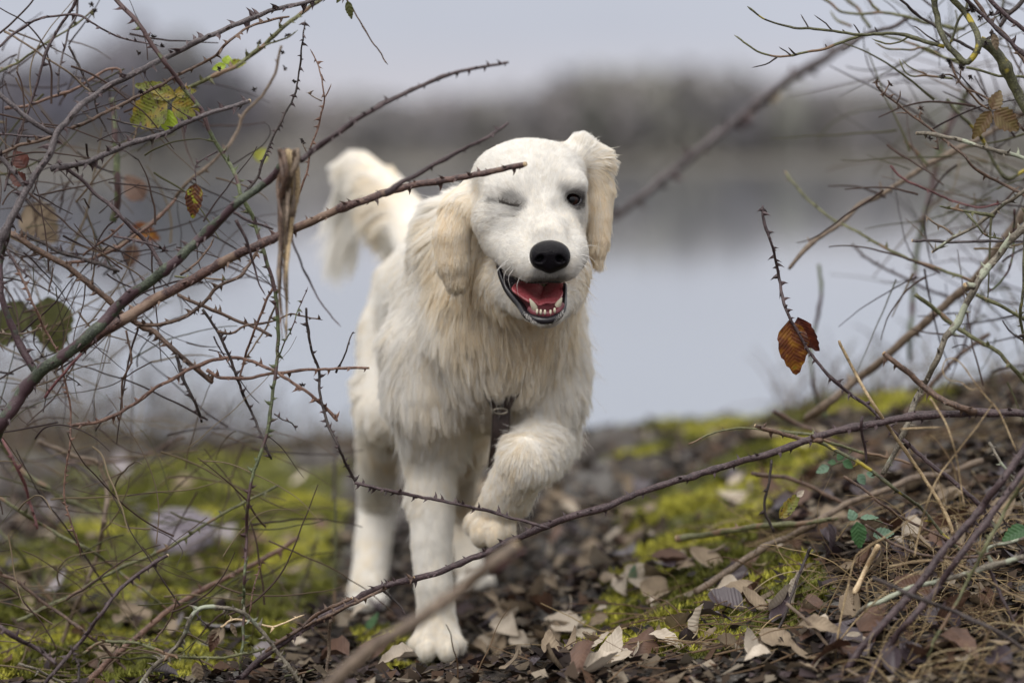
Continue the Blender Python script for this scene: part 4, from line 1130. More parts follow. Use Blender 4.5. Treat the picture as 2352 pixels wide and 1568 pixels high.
def leaf_mat(name, stops, scale=60, rough=.55, vein=(0.3, 0.25, 0.1), spot=None, trans=.25):
    m = NT(name)
    o = m.obj()
    n1 = m.noise(scale, 4, o)
    c = m.ramp(n1, stops)
    if spot:
        vo = m.noise(260, 3, o)
        c = m.mix(m.ramp(vo, [(.56, (0, 0, 0)), (.62, (1, 1, 1))]), c, spot)
    # veins running out from the midrib (leaf lies along its own y)
    sp = m.n("ShaderNodeSeparateXYZ"); m.l(o, sp.inputs[0])
    ax = m.n("ShaderNodeMath", operation='ABSOLUTE'); m.l(sp.outputs["X"], ax.inputs[0])
    a = m.n("ShaderNodeMath", operation='MULTIPLY'); m.l(ax.outputs[0], a.inputs[0]); a.inputs[1].default_value = -.8
    b = m.n("ShaderNodeMath", operation='ADD'); m.l(sp.outputs["Y"], b.inputs[0]); m.l(a.outputs[0], b.inputs[1])
    sn = m.n("ShaderNodeMath", operation='MULTIPLY'); m.l(b.outputs[0], sn.inputs[0]); sn.inputs[1].default_value = 1150
    s2 = m.n("ShaderNodeMath", operation='SINE'); m.l(sn.outputs[0], s2.inputs[0])
    v1 = m.ramp(s2.outputs[0], [(.80, (0, 0, 0)), (.97, (1, 1, 1))])
    c = m.mix(m.n("ShaderNodeMath", operation='MULTIPLY').outputs[0], c, vein)
    mu = [x for x in m.t.nodes if x.type == 'MATH' and x.operation == 'MULTIPLY'][-1]
    m.l(v1, mu.inputs[0]); mu.inputs[1].default_value = .22
    m.col(c); m.rough(rough)
    bp = m.n("ShaderNodeBump"); bp.inputs["Strength"].default_value = .25; bp.inputs["Distance"].default_value = .001
    m.l(s2.outputs[0], bp.inputs["Height"]); m.l(bp.outputs[0], m.b.inputs["Normal"])
    tr = m.n("ShaderNodeBsdfTranslucent"); m.l(c, tr.inputs[0])
    mx = m.n("ShaderNodeMixShader", Fac=trans)
    m.l(m.b.outputs[0], mx.inputs[1]); m.l(tr.outputs[0], mx.inputs[2])
    m.l(mx.outputs[0], m.t.nodes["Material Output"].inputs[0])
    return m.m
LM = dict(
    spotted=leaf_mat("leaf_spotted", [(.34, (.30, .17, .02)), (.5, (.15, .16, .02)), (.66, (.10, .12, .02))], 40, spot=(.04, .015, .01)),
    lime=leaf_mat("leaf_lime", [(.3, (.25, .36, .03)), (.7, (.42, .50, .05))], 40),
    yellow=leaf_mat("leaf_yellow_green", [(.3, (.30, .30, .03)), (.7, (.18, .22, .03))], 50, spot=(.08, .02, .01)),
    brownspot=leaf_mat("leaf_brown_green", [(.42, (.055, .018, .012)), (.52, (.12, .04, .015)), (.60, (.25, .27, .02))], 75, spot=(.04, .012, .01)),
    autumn=leaf_mat("leaf_autumn", [(.34, (.05, .012, .010)), (.48, (.13, .035, .010)), (.60, (.26, .11, .012)), (.7, (.22, .16, .02))], 55, vein=(.32, .20, .02)),
    redbrown=leaf_mat("leaf_red_brown", [(.35, (.035, .010, .010)), (.6, (.12, .028, .015)), (.72, (.24, .11, .015))], 55, vein=(.15, .06, .02)),
    olive=leaf_mat("leaf_olive", [(.3, (.09, .035, .02)), (.48, (.13, .085, .035)), (.7, (.15, .12, .04))], 60, vein=(.05, .02, .015)),
    green=leaf_mat("leaf_green", [(.3, (.035, .09, .035)), (.7, (.07, .16, .055))], 60, vein=(.03, .06, .03)),
    teal=leaf_mat("leaf_dusty_green", [(.3, (.11, .19, .13)), (.7, (.17, .26, .17))], 60, vein=(.06, .10, .06)),
    darkgreen=leaf_mat("leaf_dull_green", [(.3, (.06, .065, .020)), (.7, (.105, .105, .035))], 40, vein=(.09, .09, .03)),
    pale=leaf_mat("leaf_pale", [(.3, (.34, .28, .215)), (.7, (.54, .47, .385))], 45, rough=.75, vein=(.34, .27, .2), trans=.12),
    tan=leaf_mat("leaf_tan", [(.3, (.13, .095, .062)), (.7, (.29, .225, .155))], 45, rough=.75, vein=(.15, .09, .06), trans=.12),
    plum=leaf_mat("leaf_plum", [(.3, (.032, .022, .028)), (.7, (.070, .052, .060))], 45, rough=.42, vein=(.03, .02, .025), trans=.05),
    rust=leaf_mat("leaf_rust", [(.3, (.060, .030, .020)), (.7, (.13, .070, .045))], 45, rough=.6, vein=(.07, .03, .02), trans=.1),
    grey=leaf_mat("leaf_grey", [(.3, (.15, .13, .14)), (.7, (.27, .24, .25))], 45, rough=.5, vein=(.10, .08, .09), trans=.05))

def orient(base, tip, normal, roll=0):
    y = np.array(tip, float) - base; y /= np.linalg.norm(y)
    z = np.array(normal, float); z -= (z @ y) * y; z /= np.linalg.norm(z)
    x = np.cross(y, z)
    M = Matrix(((x[0], y[0], z[0], base[0]), (x[1], y[1], z[1], base[1]), (x[2], y[2], z[2], base[2]), (0, 0, 0, 1)))
    return M @ Matrix.Rotation(roll, 4, 'Y')

def leaf_part(parent, base, tip, D, W, mat, normal=(0, -1, .15), Dt=None, name="leaf", **kw):
    """leaf from picture point base to tip, W its width in picture pixels"""
    a, b = P(*base, D), P(*tip, D if Dt is None else Dt)
    L = np.linalg.norm(b - a)
    V, F = leaf_geo(L, PX(W, D), seed=int(base[0] * 7 + base[1]), **kw)
    me = new_mesh(name, V, F)
    o = link(name, me, LM[mat])
    if parent is not None:
        root, org = STEMS[parent]
        o.parent = root
        Mx = orient(a - org, b - org, normal)
    else: Mx = orient(a, b, normal)
    o.matrix_local = Mx
    return o

def seedhead(parent, px, py, D, size=9, mat='dark'):
    """dried blackberry flower: a small crown of shrivelled sepals"""
    root, org = STEMS[parent]
    c = P(px, py, D) - org
    V, F = [], []
    g = cr_
    R = PX(size, D)
    for i in range(16):
        d = g.normal(0, 1, 3); d[2] += .3; d /= np.linalg.norm(d)
        s = np.cross(d, g.normal(0, 1, 3)); s /= np.linalg.norm(s)
        u = np.cross(d, s)
        w = R * g.uniform(.14, .3); L = R * g.uniform(.6, 1.2)
        k = len(V)
        V += [c + s * w, c - s * w, c + d * L * .6 + s * w * .9 + u * w, c + d * L * .6 - s * w * .9 + u * w * .5, c + d * L]
        F += [(k, k + 1, k + 3), (k, k + 3, k + 2), (k + 2, k + 3, k + 4)]
    me = bpy.data.meshes.new("dried_flower"); me.from_pydata([tuple(v) for v in V], [], F); me.update()
    link("dried_flower", me, BK[mat], root)

# ------------------------------------------------------------------ brambles on the left
S = stem
S('A1', 'A', [(-60, 1800), (0, 1590), (100, 1380), (180, 1230), (270, 1090), (330, 1000), (370, 880), (430, 800), (540, 680), (700, 570), (900, 470), (1080, 380), (1300, 270), (1500, 180), (1750, 80), (2050, 0)], (3.70, 3.84), 10, 3.6, 'grey', 1.0, "grey purple thorny cane rising from the left edge and sweeping to the top")
S('A2', 'A', [(330, 1100), (420, 1085), (560, 1060), (750, 980), (900, 920), (1050, 880), (1240, 790), (1450, 720), (1630, 658)], 3.78, 6.8, 5, 'grey', 1.1, parent='A1', cut=-1)
S('A3', 'A', [(470, 840), (600, 780), (780, 690), (960, 600), (1150, 500), (1380, 380), (1470, 290), (1560, 220), (1700, 150), (1890, 108)], 3.80, 4.4, 2.6, 'brown', .8, parent='A1')
S('A4', 'A', [(0, 300), (100, 215), (240, 130), (400, 105), (520, 105), (620, 160), (760, 235), (900, 275), (1040, 300)], 3.82, 3.6, 1.8, 'purple', .6, "thin reddish cane arching at top left with shrivelled flower heads at its end")
S('A5', 'A', [(510, -10), (420, 130), (330, 270), (280, 420), (240, 560), (190, 700), (130, 860), (90, 1000), (30, 1250)], 3.88, 3.4, 3.0, 'purple', .5, "straight dark cane leaning down steeply from the top left to the left edge")
S('A6', 'A', [(755, -10), (850, 100), (930, 190), (990, 290), (1050, 370), (1120, 460), (1200, 570), (1320, 730), (1380, 880), (1450, 1000), (1540, 1150), (1580, 1280), (1640, 1400), (1700, 1568), (1740, 1700), (1790, 1870), (1815, 2100), (1815, 2300), (1790, 2500), (1770, 2680), (1740, 2850), (1660, 3080), (1620, 3300), (1600, 3700), (1590, 4100), (1565, 4400)], (3.80, 3.72), 5.6, 3.2, 'green', .9, "long green brown cane hanging from the top edge to the bottom through the tangle")
S('A6b', 'B', [(1810, 1070), (1850, 960), (1900, 850), (1950, 720), (2010, 565)], 3.76, 1.9, 1.2, 'green', .8, parent='A6')
S('A6c', 'B', [(1790, 1395), (1850, 1430), (1915, 1455), (1940, 1510)], 3.76, 1.8, 1.2, 'dark', .8, parent='A6')
S('A7', 'A', [(-10, 610), (100, 700), (200, 790), (340, 880)], 3.74, 6, 5.5, 'grey', .5, "short smooth grey cane slanting in from the left edge above the purple fork")
S('A8', 'A', [(-10, 1010), (60, 1090), (130, 1170), (165, 1225)], 3.72, 7, 5, 'grey', .4, "stubby grey cane stump entering at the left edge beside the largest grey stem")
S('A9', 'A', [(-10, 1005), (150, 945), (300, 905), (350, 890)], 3.78, 4.2, 4, 'brown', .8, "brown cane crossing from the left edge to the grey fork, just above the stump")
S('A10', 'A', [(-10, 880), (180, 890), (350, 890)], 3.76, 2.8, 2.5, 'purple', .8, "thin level purple cane lying between the left edge and the grey fork")
S('A11', 'A', [(30, 712), (180, 690), (350, 630), (500, 580), (590, 520), (680, 465), (775, 452), (785, 515)], 3.95, 3.6, 3, 'copper', .4, "copper coloured cane bent down sharply at its tip, behind the spotted leaves")
S('A12', 'A', [(2100, -10), (1900, 140), (1700, 320), (1560, 420), (1400, 500), (1260, 560), (1100, 650), (950, 760)], 3.97, 4.6, 5, 'olive', .9, "soft focus green cane running down left from the top edge behind the spotted leaves")
S('A12b', 'A', [(1690, 320), (1800, 270), (1880, 240), (1945, 195)], 3.98, 2.4, 1.6, 'olive', .3, parent='A12')
S('A13', 'A', [(-10, 475), (130, 400), (280, 290), (420, 210), (560, 110), (610, 55)], 3.98, 3.4, 2, 'olive', .6, "greenish stem with dark seed heads rising right across the top left corner")
S('A14', 'A', [(1600, 1255), (1690, 1140), (1730, 1030), (1790, 890), (1860, 750), (1930, 600), (1955, 450), (1970, 300), (1990, 130)], 3.78, 3.2, 1.6, 'dark', 1.5, "upright thin dark cane with many small buds, left of the orange twig")
S('A15', 'A', [(1880, 1430), (1940, 1300), (1990, 1180), (2020, 1030), (2050, 900), (2085, 800), (2115, 680), (2110, 560), (2080, 420), (2025, 320)], 3.80, 2.8, 1.5, 'copper', .8, "slender orange brown twig curving up beside the dead hanging leaf")
S('A15b', 'A', [(2115, 640), (2140, 600), (2158, 545)], 3.80, 1.8, 1.2, 'copper', 1, parent='A15')
S('A15c', 'A', [(2100, 665), (2050, 640), (1998, 606)], 3.80, 1.5, 1, 'tan', 1, parent='A15')
S('A15d', 'A', [(2020, 1030), (1995, 975), (1975, 930)], 3.80, 1.6, 1.2, 'tan', .6, parent='A15')
S('A16', 'A', [(1840, 300), (1790, 500), (1720, 620), (1600, 750), (1540, 880), (1470, 980), (1350, 1090), (1220, 1190), (1140, 1310), (1050, 1400), (920, 1500), (740, 1620), (600, 1640)], 4.10, 3, 5, 'tan', .3, "blurred tan cane rising to the right behind the thorny tangle")
S('A17', 'A', [(700, 775), (850, 815), (1080, 855)], 3.80, 2.4, 1.5, 'dark', .6, parent='A1')
S('A18', 'A', [(1420, 990), (1330, 1040), (1272, 1090), (1275, 1140), (1282, 1200)], 3.78, 2, 1.2, 'purple', 1, parent='A6')
S('A19', 'A', [(450, 300), (500, 400), (560, 520), (610, 610), (640, 740), (700, 850), (780, 950), (910, 1050)], 3.86, 2.8, 2, 'dark', .8, "dark kinked twig running down right between the two copper stems")
S('A20', 'A', [(30, 210), (100, 250), (200, 310), (280, 370), (370, 420), (500, 520), (600, 610)], 3.90, 2.4, 2.4, 'tan', .3, "pale tan twig crossing down right under the arched red cane")
S('A21', 'A', [(505, -10), (500, 100), (450, 200), (420, 330), (385, 480), (380, 620)], 3.92, 3, 2.2, 'grey', .8, "grey twig dropping straight down from the top edge inside the tangle")
S('A22', 'A', [(735, 640), (750, 800), (755, 950), (762, 1100), (770, 1300), (740, 1450)], 4.12, 6, 9, 'green', .2, "thick mossy green stem standing blurred behind the spotted leaves")
S('A23', 'A', [(380, 1050), (450, 1110), (560, 1200), (640, 1280), (750, 1370), (850, 1480), (940, 1568), (1000, 1640), (1090, 1800)], 3.82, 4.4, 4.8, 'purple', .6, "dark purple cane running down right from the grey stem into the big canes")
S('A24', 'B', [(-40, 1560), (0, 1480), (120, 1300), (250, 1130), (400, 1030), (600, 870), (830, 640), (1000, 520), (1180, 370), (1300, 260), (1500, 70), (1560, 10), (1700, -85), (1850, -230), (1920, -320)], (3.80, 3.62), 17, 8, 'big', .8, "thickest green and purple thorny cane rising from the left edge to the dead leaf", ts=.75)
S('A24b', 'B', [(250, 1160), (225, 1110), (160, 990), (90, 860), (30, 720), (5, 610), (-5, 500), (20, 330), (60, 180)], 3.76, 9, 5, 'big', .5, parent='A24', ts=.8)
S('A24c', 'B', [(1530, 80), (1650, 140), (1780, 190)], 3.68, 4, 3, 'purple', 1, parent='A24')
S('A24d', 'B', [(1540, 130), (1600, 240), (1650, 400), (1690, 540), (1735, 625)], 3.70, 4.4, 1.4, 'purple', .0, parent='A24', wig=.5)
S('A25', 'F', [(180, 800), (230, 765), (290, 730), (350, 690), (410, 660), (470, 625), (520, 597), (600, 560), (680, 523), (760, 490), (830, 462), (900, 437), (960, 424), (1030, 413), (1110, 398), (1160, 387), (1207, 378)], (3.80, 3.66), 13, 6.2, 'worn', 1.1, "worn brown cane whose broken tip reaches over the dog's forehead", cut=-1, ts=.7)
S('A26', 'F', [(885, 445), (940, 410), (1000, 375), (1060, 345), (1120, 315), (1168, 283)], 3.56, 6.2, 3.2, 'purple', .7, "blurred purple cane just above the worn one, ending left of the dog's head", ts=.7)
S('A26b', 'F', [(690, 368), (760, 315), (850, 258), (950, 205), (1050, 165), (1168, 144)], 3.54, 7, 3, 'purple', .9, "blurred purple cane pointing up right into the open sky above the dog's tail", ts=.7)
S('B1', 'B', [(60, 215), (200, 300), (330, 370), (470, 450), (600, 560), (700, 640), (790, 730), (900, 810), (1000, 860), (1090, 940), (1200, 1030), (1290, 1110), (1390, 1195)], 3.84, 7, 5.6, 'brown', 1.2, "brown thorny cane dropping right under the thickest cane to a ragged end")
S('B1b', 'B', [(1150, 1010), (1200, 1180), (1260, 1300), (1320, 1450)], 3.84, 4, 3.2, 'dark', 1.4, parent='B1')
S('B2', 'B', [(130, 200), (260, 270), (400, 340), (540, 380), (660, 420), (780, 470)], 3.88, 4.4, 3.6, 'dark', 1.2, "dark cane running nearly parallel just above the brown ragged one")
S('B3', 'B', [(885, 812), (1000, 820), (1130, 790), (1250, 740), (1340, 660), (1420, 570), (1560, 500), (1620, 430), (1690, 330)], 3.80, 4.6, 3.6, 'brown', 1.1, "brown cane curving upward like a smile between the two longest canes")
S('B4', 'B', [(430, 412), (560, 400), (700, 340), (800, 290), (880, 230), (940, 190), (1030, 120), (1110, 40), (1150, -10)], 3.92, 4, 3.4, 'copper', .3, "copper cane curving up to the right above the thickest cane")
S('B5', 'B', [(540, 360), (640, 290), (740, 220), (810, 150)], 3.90, 3, 2.4, 'copper', .5, "short copper twig lying just above the copper curve")
S('B6', 'B', [(60, 340), (120, 450), (170, 570), (240, 720), (310, 880), (380, 1000), (410, 1110), (440, 1250), (460, 1400), (455, 1600), (420, 1850), (430, 2000), (500, 2200), (530, 2330)], 3.74, 3, 1.9, 'copper', 1.1, "very thin brown cane wandering down the left side to the mossy ground")
S('B8', 'B', [(1160, 620), (1300, 680), (1450, 740), (1580, 800), (1700, 850), (1775, 892)], 3.84, 4.2, 3.6, 'brown', .9, "brown cane sloping gently down right to a blunt end by the green hanging cane")
S('B9', 'B', [(1320, 715), (1420, 850), (1480, 980), (1530, 1100), (1570, 1220), (1640, 1370), (1720, 1568), (1775, 1690)], 3.80, 3.4, 3, 'dark', .9, "dark narrow cane falling steeply right to a point above the moss")
S('B10', 'B', [(460, 1475), (700, 1430), (870, 1340), (1000, 1240), (1150, 1150), (1290, 1080), (1400, 1040), (1530, 1025), (1640, 1050), (1750, 1100), (1900, 1180), (2060, 1290), (2150, 1380), (2200, 1445)], (3.84, 3.76), 4, 3.6, 'copper', .9, "pale brown cane arching over and ending in a frayed tip left of the dog")
seedspots = []
S('B11', 'B', [(1350, 1110), (1450, 1165), (1620, 1160), (1800, 1130), (1950, 1115), (2100, 1105), (2250, 1100), (2412, 1098)], 3.78, 4, 3, 'copper', .5, "level copper cane pointing straight at the dog's shoulder, snapped at its tip", cut=-1)
S('B11b', 'B', [(2195, 1125), (2230, 1060), (2262, 1000), (2300, 870), (2325, 862)], 3.78, 2.4, 1.4, 'dark', .8, parent='B11')
S('B12', 'B', [(2000, 705), (2010, 850), (2040, 1000), (2080, 1120), (2090, 1250), (2120, 1400), (2190, 1568), (2270, 1740), (2325, 1850)], 3.76, 2.8, 3.6, 'dark', 1.1, "dark cane hanging down beside the dog's flank, kinked sharply at its foot")
S('B12b', 'F', [(815, 1109), (900, 1128), (1000, 1148), (1100, 1168), (1200, 1195), (1262, 1212)], 3.74, 4, 3.4, 'purple', 1.1, parent='B12')
S('B16', 'B', [(1790, 560), (1755, 630), (1700, 760), (1640, 900), (1600, 1020), (1560, 1200)], 3.80, 3.2, 2.4, 'copper', 1.0, "thin copper twig hanging down left next to the green hanging cane")
S('B16b', 'B', [(1830, 640), (1780, 720), (1740, 830), (1680, 920), (1600, 1040)], 3.86, 2.4, 2, 'tan', .5, parent='B16')
S('B17', 'B', [(825, 850), (860, 1050), (800, 1190), (790, 1400), (760, 1450)], 3.86, 2.6, 1.8, 'brown', .6, "brown zigzag twig dangling below the thickest cane")
S('B20', 'B', [(1140, 500), (1300, 510), (1490, 522)], 3.85, 2.6, 1.6, 'olive', .3, "short level green twig between the two longest canes")
S('B21', 'B', [(530, 1000), (400, 1150), (290, 1290)], 3.72, 3, 3.6, 'red', .1, parent='A24')
S('B22', 'B', [(1420, 862), (1500, 870), (1600, 820), (1700, 810), (1800, 790), (1900, 745), (1980, 760), (2110, 782)], 3.79, 3, 1.6, 'brown', .9, "wavy brown twig crossing level towards the green hanging cane")
S('B23', 'B', [(740, 235), (900, 265), (1010, 300), (1100, 330)], 3.80, 2.6, 2.6, 'purple', 1.6, "short dark twig bristling with fine thorns left of the thickest cane's knot")
S('B24', 'B', [(1180, 490), (1290, 400), (1370, 300), (1400, 240)], 3.80, 3, 2, 'brown', .6, "brown twig forking up close above the worn cane")
S('B25', 'B', [(0, 870), (110, 880), (230, 850), (270, 800)], 3.76, 3, 2, 'tan', .4, "tan twig with withered strips hanging near the left edge")
S('B25b', 'B', [(235, 850), (225, 930), (260, 1000), (290, 1045)], 3.76, 1.8, 1, 'dark', .6, parent='B25')
S('B26', 'B', [(430, 1140), (480, 1170), (540, 1218)], 3.74, 1.6, 1.2, 'dark', .5, parent='B6')
S('B27', 'B', [(50, 330), (100, 410), (160, 470), (205, 500)], 3.72, 3.4, 1.4, 'purple', 1, parent='A24')
S('B28', 'B', [(350, 440), (330, 540), (310, 620)], 3.82, 2, 1.2, 'brown', .3, parent='B1')
# dead leaf bundle hanging in the tangle, nearer than the rest
c_ = [(660, 350), (664, 430), (655, 520), (648, 620), (652, 700), (655, 780)]
o = bpy.data.objects.new("dead_leaf_bundle", None); SC.collection.objects.link(o)
org = P(662, 345, 3.55); o.location = tuple(org)
tag(o, "withered straw coloured leaf bundle hanging from the tip of the thickest cane", "dead leaf")
STEMS['dead'] = (o, org)
for i in range(13):
    off = cr_.uniform(-20, 26)
    L0 = cr_.uniform(.35, 1.0) if i > 3 else 1.0
    pts = [(x + off * (1 - .75 * k / 5) + cr_.normal(0, 2.5), 335 + (y - 335) * L0) for k, (x, y) in enumerate(c_)]
    cc, r_, _ = stem_path('F', pts, 3.55 + cr_.uniform(-.015, .015), 7.5, 3.2, .6)
    me, _ = tube_mesh("leaf_strip", cc, r_ * np.interp(np.linspace(0, 1, len(r_)), [0, .4, 1], [.8, 1, .3]), 6, org, squash=.3, phase=cr_.uniform(0, 6))
    link("leaf_strip", me, BK[['straw', 'tan', 'tan', 'brown'][i % 4]], o)
S('A29', 'F', [(668, 540), (690, 600), (715, 655), (745, 705), (782, 752)], 3.56, 2.6, 1.4, 'purple', 0, "thin purple tendril curling down right from the withered leaf bundle")
# spotted leaf cluster and other leaves left
for b, t, w, mt in (((405, 222), (303, 190), 46, 'spotted'), ((385, 235), (292, 285), 92, 'spotted'), ((395, 235), (462, 262), 66, 'spotted'), ((400, 215), (452, 206), 30, 'spotted'), ((388, 252), (385, 308), 54, 'lime')):
    leaf_part('A3', b, t, 3.90, w, mt)
leaf_part('A12', (520, 150), (484, 158), 3.99, 22, 'lime'); leaf_part('A12', (520, 148), (524, 126), 3.99, 26, 'lime'); leaf_part('A12', (524, 150), (566, 142), 3.99, 26, 'yellow')
leaf_part('A6', (450, 420), (440, 506), 3.78, 46, 'brownspot', fold=.35)
leaf_part('B6', (110, 680), (125, 820), 4.25, 120, 'darkgreen', fold=.1); leaf_part('B6', (55, 690), (-5, 800), 4.28, 90, 'darkgreen', fold=.1)
leaf_part('A1', (60, 385), (30, 345), 3.85, 44, 'redbrown'); leaf_part('A9', (60, 420), (20, 400), 3.86, 40, 'redbrown')
leaf_part('A16', (330, 460), (285, 400), 4.5, 60, 'rust'); leaf_part('A16', (300, 520), (370, 550), 4.45, 46, 'autumn'); leaf_part('A16', (590, 370), (610, 340), 4.5, 40, 'yellow')
leaf_part('A22', (60, 470), (130, 560), 4.35, 100, 'tan'); leaf_part('A16', (310, 560), (290, 620), 4.45, 44, 'rust')
for k, a, b in (('A4', 352, 85), ('A4', 357, 113), ('A4', 318, 122), ('A4', 372, 108), ('A13', 210, 12), ('A13', 218, 26), ('A12', 660, 82), ('A12', 650, 122), ('A12', 595, 98), ('A15', 695, 325), ('A6', 322, 210), ('A6', 348, 98), ('A3', 325, 213), ('A3', 505, 158), ('A14', 676, 188), ('A12', 585, 205), ('A12', 655, 157), ('B10', 686, 890), ('B10', 694, 884)):
    D_ = 3.98 if k in ('A12', 'A13') else 3.80
    seedhead(k, a, b, D_, 9)
# foot of the tangle, bottom left
S('C1', 'C', [(-10, 455), (200, 590), (400, 700), (560, 780), (720, 900), (860, 1010), (1000, 1120)], 4.02, 4.6, 3, 'olive', .3, "olive cane slanting down right across the moss from the left edge")
S('C2', 'C', [(100, 1180), (250, 1110), (400, 1040), (600, 920), (800, 830), (1000, 740), (1200, 620), (1400, 500), (1640, 380)], 3.98, 4.6, 2.8, 'olive', .5, "long olive green cane rising right over the moss, its far tip blurred")
S('C3', 'C', [(250, 1568), (380, 1410), (500, 1270), (600, 1130), (720, 980), (850, 880), (985, 792)], (3.66, 3.72), 4.6, 4.2, 'purple', .6, "sharp dark purple cane with a white cut end over the moss", cut=-1)
S('C4', 'C', [(480, 1568), (660, 1400), (880, 1210), (1080, 1060), (1300, 940), (1500, 840), (1760, 690)], (3.80, 4.2), 8, 5, 'copper', .3, "tan cane rising right from the bottom edge towards the dog's hind paw")
S('C5', 'C', [(810, 1580), (900, 1450), (1000, 1370), (1080, 1270), (1130, 1150), (1200, 1100), (1300, 1100), (1400, 1120), (1460, 1160), (1540, 1240), (1620, 1350), (1700, 1450), (1780, 1580)], 3.72, 5.2, 4.4, 'lichen', 1.3, "arched cane humped over at the bottom, pale on its left side and thorny on top", ts=1.1)
S('C6', 'C', [(1300, 1215), (1380, 1170), (1500, 1190), (1600, 1215), (1700, 1180), (1790, 1140)], 3.74, 2.8, 2, 'cut', .4, parent='C5')
S('C7', 'C', [(1460, 1140), (1500, 960), (1550, 810)], 3.74, 2, 1.2, 'copper', 1.2, parent='C5')
S('C8', 'C', [(1560, 1360), (1620, 1310), (1750, 1230), (1900, 1120), (2070, 1045)], 3.76, 4.6, 3.8, 'brown', .8, "short brown cane lying along the left end of the long low cane", cut=-1)
S('C9', 'F', [(520, 1590), (600, 1510), (690, 1450), (800, 1385), (870, 1350), (1000, 1315), (1100, 1275), (1200, 1230), (1300, 1190), (1400, 1160), (1500, 1120), (1600, 1090), (1700, 1060), (1800, 1030), (1900, 995), (2000, 975), (2100, 955), (2200, 948), (2352, 948)], (3.78, 3.72), 6.4, 8.6, 'purple', .8, "long low purple cane sweeping past the dog's paws to the right edge", ts=.8)
S('C9b', 'F', [(700, 1440), (800, 1392), (880, 1352), (952, 1325)], 3.75, 4, 3, 'brown', 1.2, parent='C9', cut=-1)
S('C9c', 'F', [(875, 1350), (915, 1385), (935, 1415)], 3.76, 3.4, 2, 'dark', .2, parent='C9')
S('C9d', 'F', [(2240, 945), (2180, 925), (2125, 890), (2080, 850), (2030, 812)], (3.72, 3.74), 7.5, 6, 'brown', .8, parent='C9', cut=-1)
S('C9e', 'T', [(1010, 225), (900, 215), (800, 190), (720, 165), (635, 145)], 3.74, 5.5, 4.6, 'brown', .9, parent='C9', cut=-1)
S('C11', 'F', [(740, 1590), (850, 1490), (950, 1428), (1060, 1352), (1130, 1295), (1182, 1252)], 2.95, 18, 13, 'tan', 0, "very blurred tan stick close to the lens in front of the dog's paws", name="near_stick", cat="stick", cut=-1)
S('C11b', 'F', [(1130, 1312), (1165, 1290), (1205, 1262)], 2.98, 5, 3, 'red', 0, parent='C11')
S('C12', 'C', [(490, 1370), (580, 1310), (650, 1300), (800, 1310), (920, 1350), (1050, 1390), (1300, 1395), (1450, 1370), (1555, 1340)], 3.68, 3.8, 3, 'olive', 1.5, "mossy green cane lying low along the bottom under the arched one")
S('C13', 'C', [(-10, 1205), (100, 1280), (230, 1350), (330, 1430)], 3.62, 5.6, 5, 'purple', .6, "purple cane coming in low at the left edge near the bottom corner")
S('C13b', 'C', [(110, 1430), (250, 1480), (400, 1560)], 3.70, 3.4, 3, 'lichen', .3, "pale grey twig in the bottom left corner")
S('C14', 'C', [(225, 120), (420, 200), (560, 240), (600, 300), (630, 430), (600, 650), (560, 830), (500, 970), (430, 1130), (350, 1350)], 4.15, 5, 5, 'tan', .2, "blurred tan cane bending over and hanging down at the left of the moss")
S('C15', 'C', [(-10, 120), (100, 270), (250, 380), (400, 480), (600, 545), (620, 548)], 4.25, 6, 4, 'olive', .2, "blurred olive cane running level right from the left edge over the moss")
S('C16', 'C', [(230, 120), (350, 220), (500, 300), (620, 400)], 4.4, 5, 4, 'grey', 0, "blurred grey twig slanting down right by the far bank at left")
S('C17', 'C', [(400, 250), (600, 250), (750, 230), (900, 190), (1030, 110), (1090, 100)], 4.5, 4.4, 3, 'brown', .2, "blurred brown cane low at the water's edge behind the moss")
S('C18', 'C', [(-10, 60), (60, 200), (130, 340), (180, 480), (220, 640)], 3.98, 4.4, 3, 'red', .5, "reddish cane dropping from the left edge towards the moss")
S('C19', 'C', [(0, 900), (120, 960), (240, 1060), (380, 1150), (560, 1290), (700, 1420), (820, 1568)], 3.90, 4.2, 3.6, 'brown', .5, "brown cane falling right through the bottom left corner")
S('C20', 'C', [(630, 450), (760, 470), (860, 440), (960, 370), (1010, 300)], 4.5, 3.6, 2, 'olive', .1, "blurred olive twig curling upward at its end above the moss")
S('C21', 'C', [(640, 450), (780, 520), (900, 590), (1010, 610), (1130, 580)], 4.4, 3.4, 2, 'olive', .1, "blurred thin olive twig lying across the violet flat stone")
S('C22', 'C', [(900, 1300), (980, 1200), (1030, 1100), (1045, 1030)], 3.76, 2.2, 1.4, 'brown', 1, "upright brown sprig left of the arched cane")
S('C23', 'C', [(1140, 1110), (1180, 1170), (1250, 1220)], 3.74, 2.4, 2, 'dark', 1.6, parent='C5')
S('C24', 'C', [(1940, 1170), (1935, 1300), (1925, 1450), (1920, 1580)], 3.80, 4, 3.6, 'tan', .2, "pale upright stalk at the bottom edge between the dog's paws")
S('C25', 'C', [(460, 1560), (465, 1450), (440, 1390), (418, 1325)], 3.6, 3.2, 2.4, 'dark', 1.4, "dark thorny stub standing at the bottom edge far left")
S('C26', 'C', [(1730, 1140), (1770, 1000), (1820, 850), (1870, 680)], 4.5, 3.4, 2, 'dark', 0, "blurred dark stem standing upright left of the dog's hind leg")
S('C27', 'C', [(1960, 480), (1965, 330), (1970, 180), (1960, 60)], 4.6, 4, 3, 'grey', 0, "blurred grey stem standing in front of the pale gravel at the water's edge")
S('C28', 'C', [(1940, 1450), (1965, 1100), (1975, 800), (1975, 480)], 4.3, 3, 3, 'olive', 0, parent='C27')
S('C29', 'C', [(1570, 1568), (1680, 1500), (1760, 1490), (1850, 1460)], 3.78, 3.4, 2, 'olive', .3, "short olive shoot at the bottom edge near the dog's fore paw")
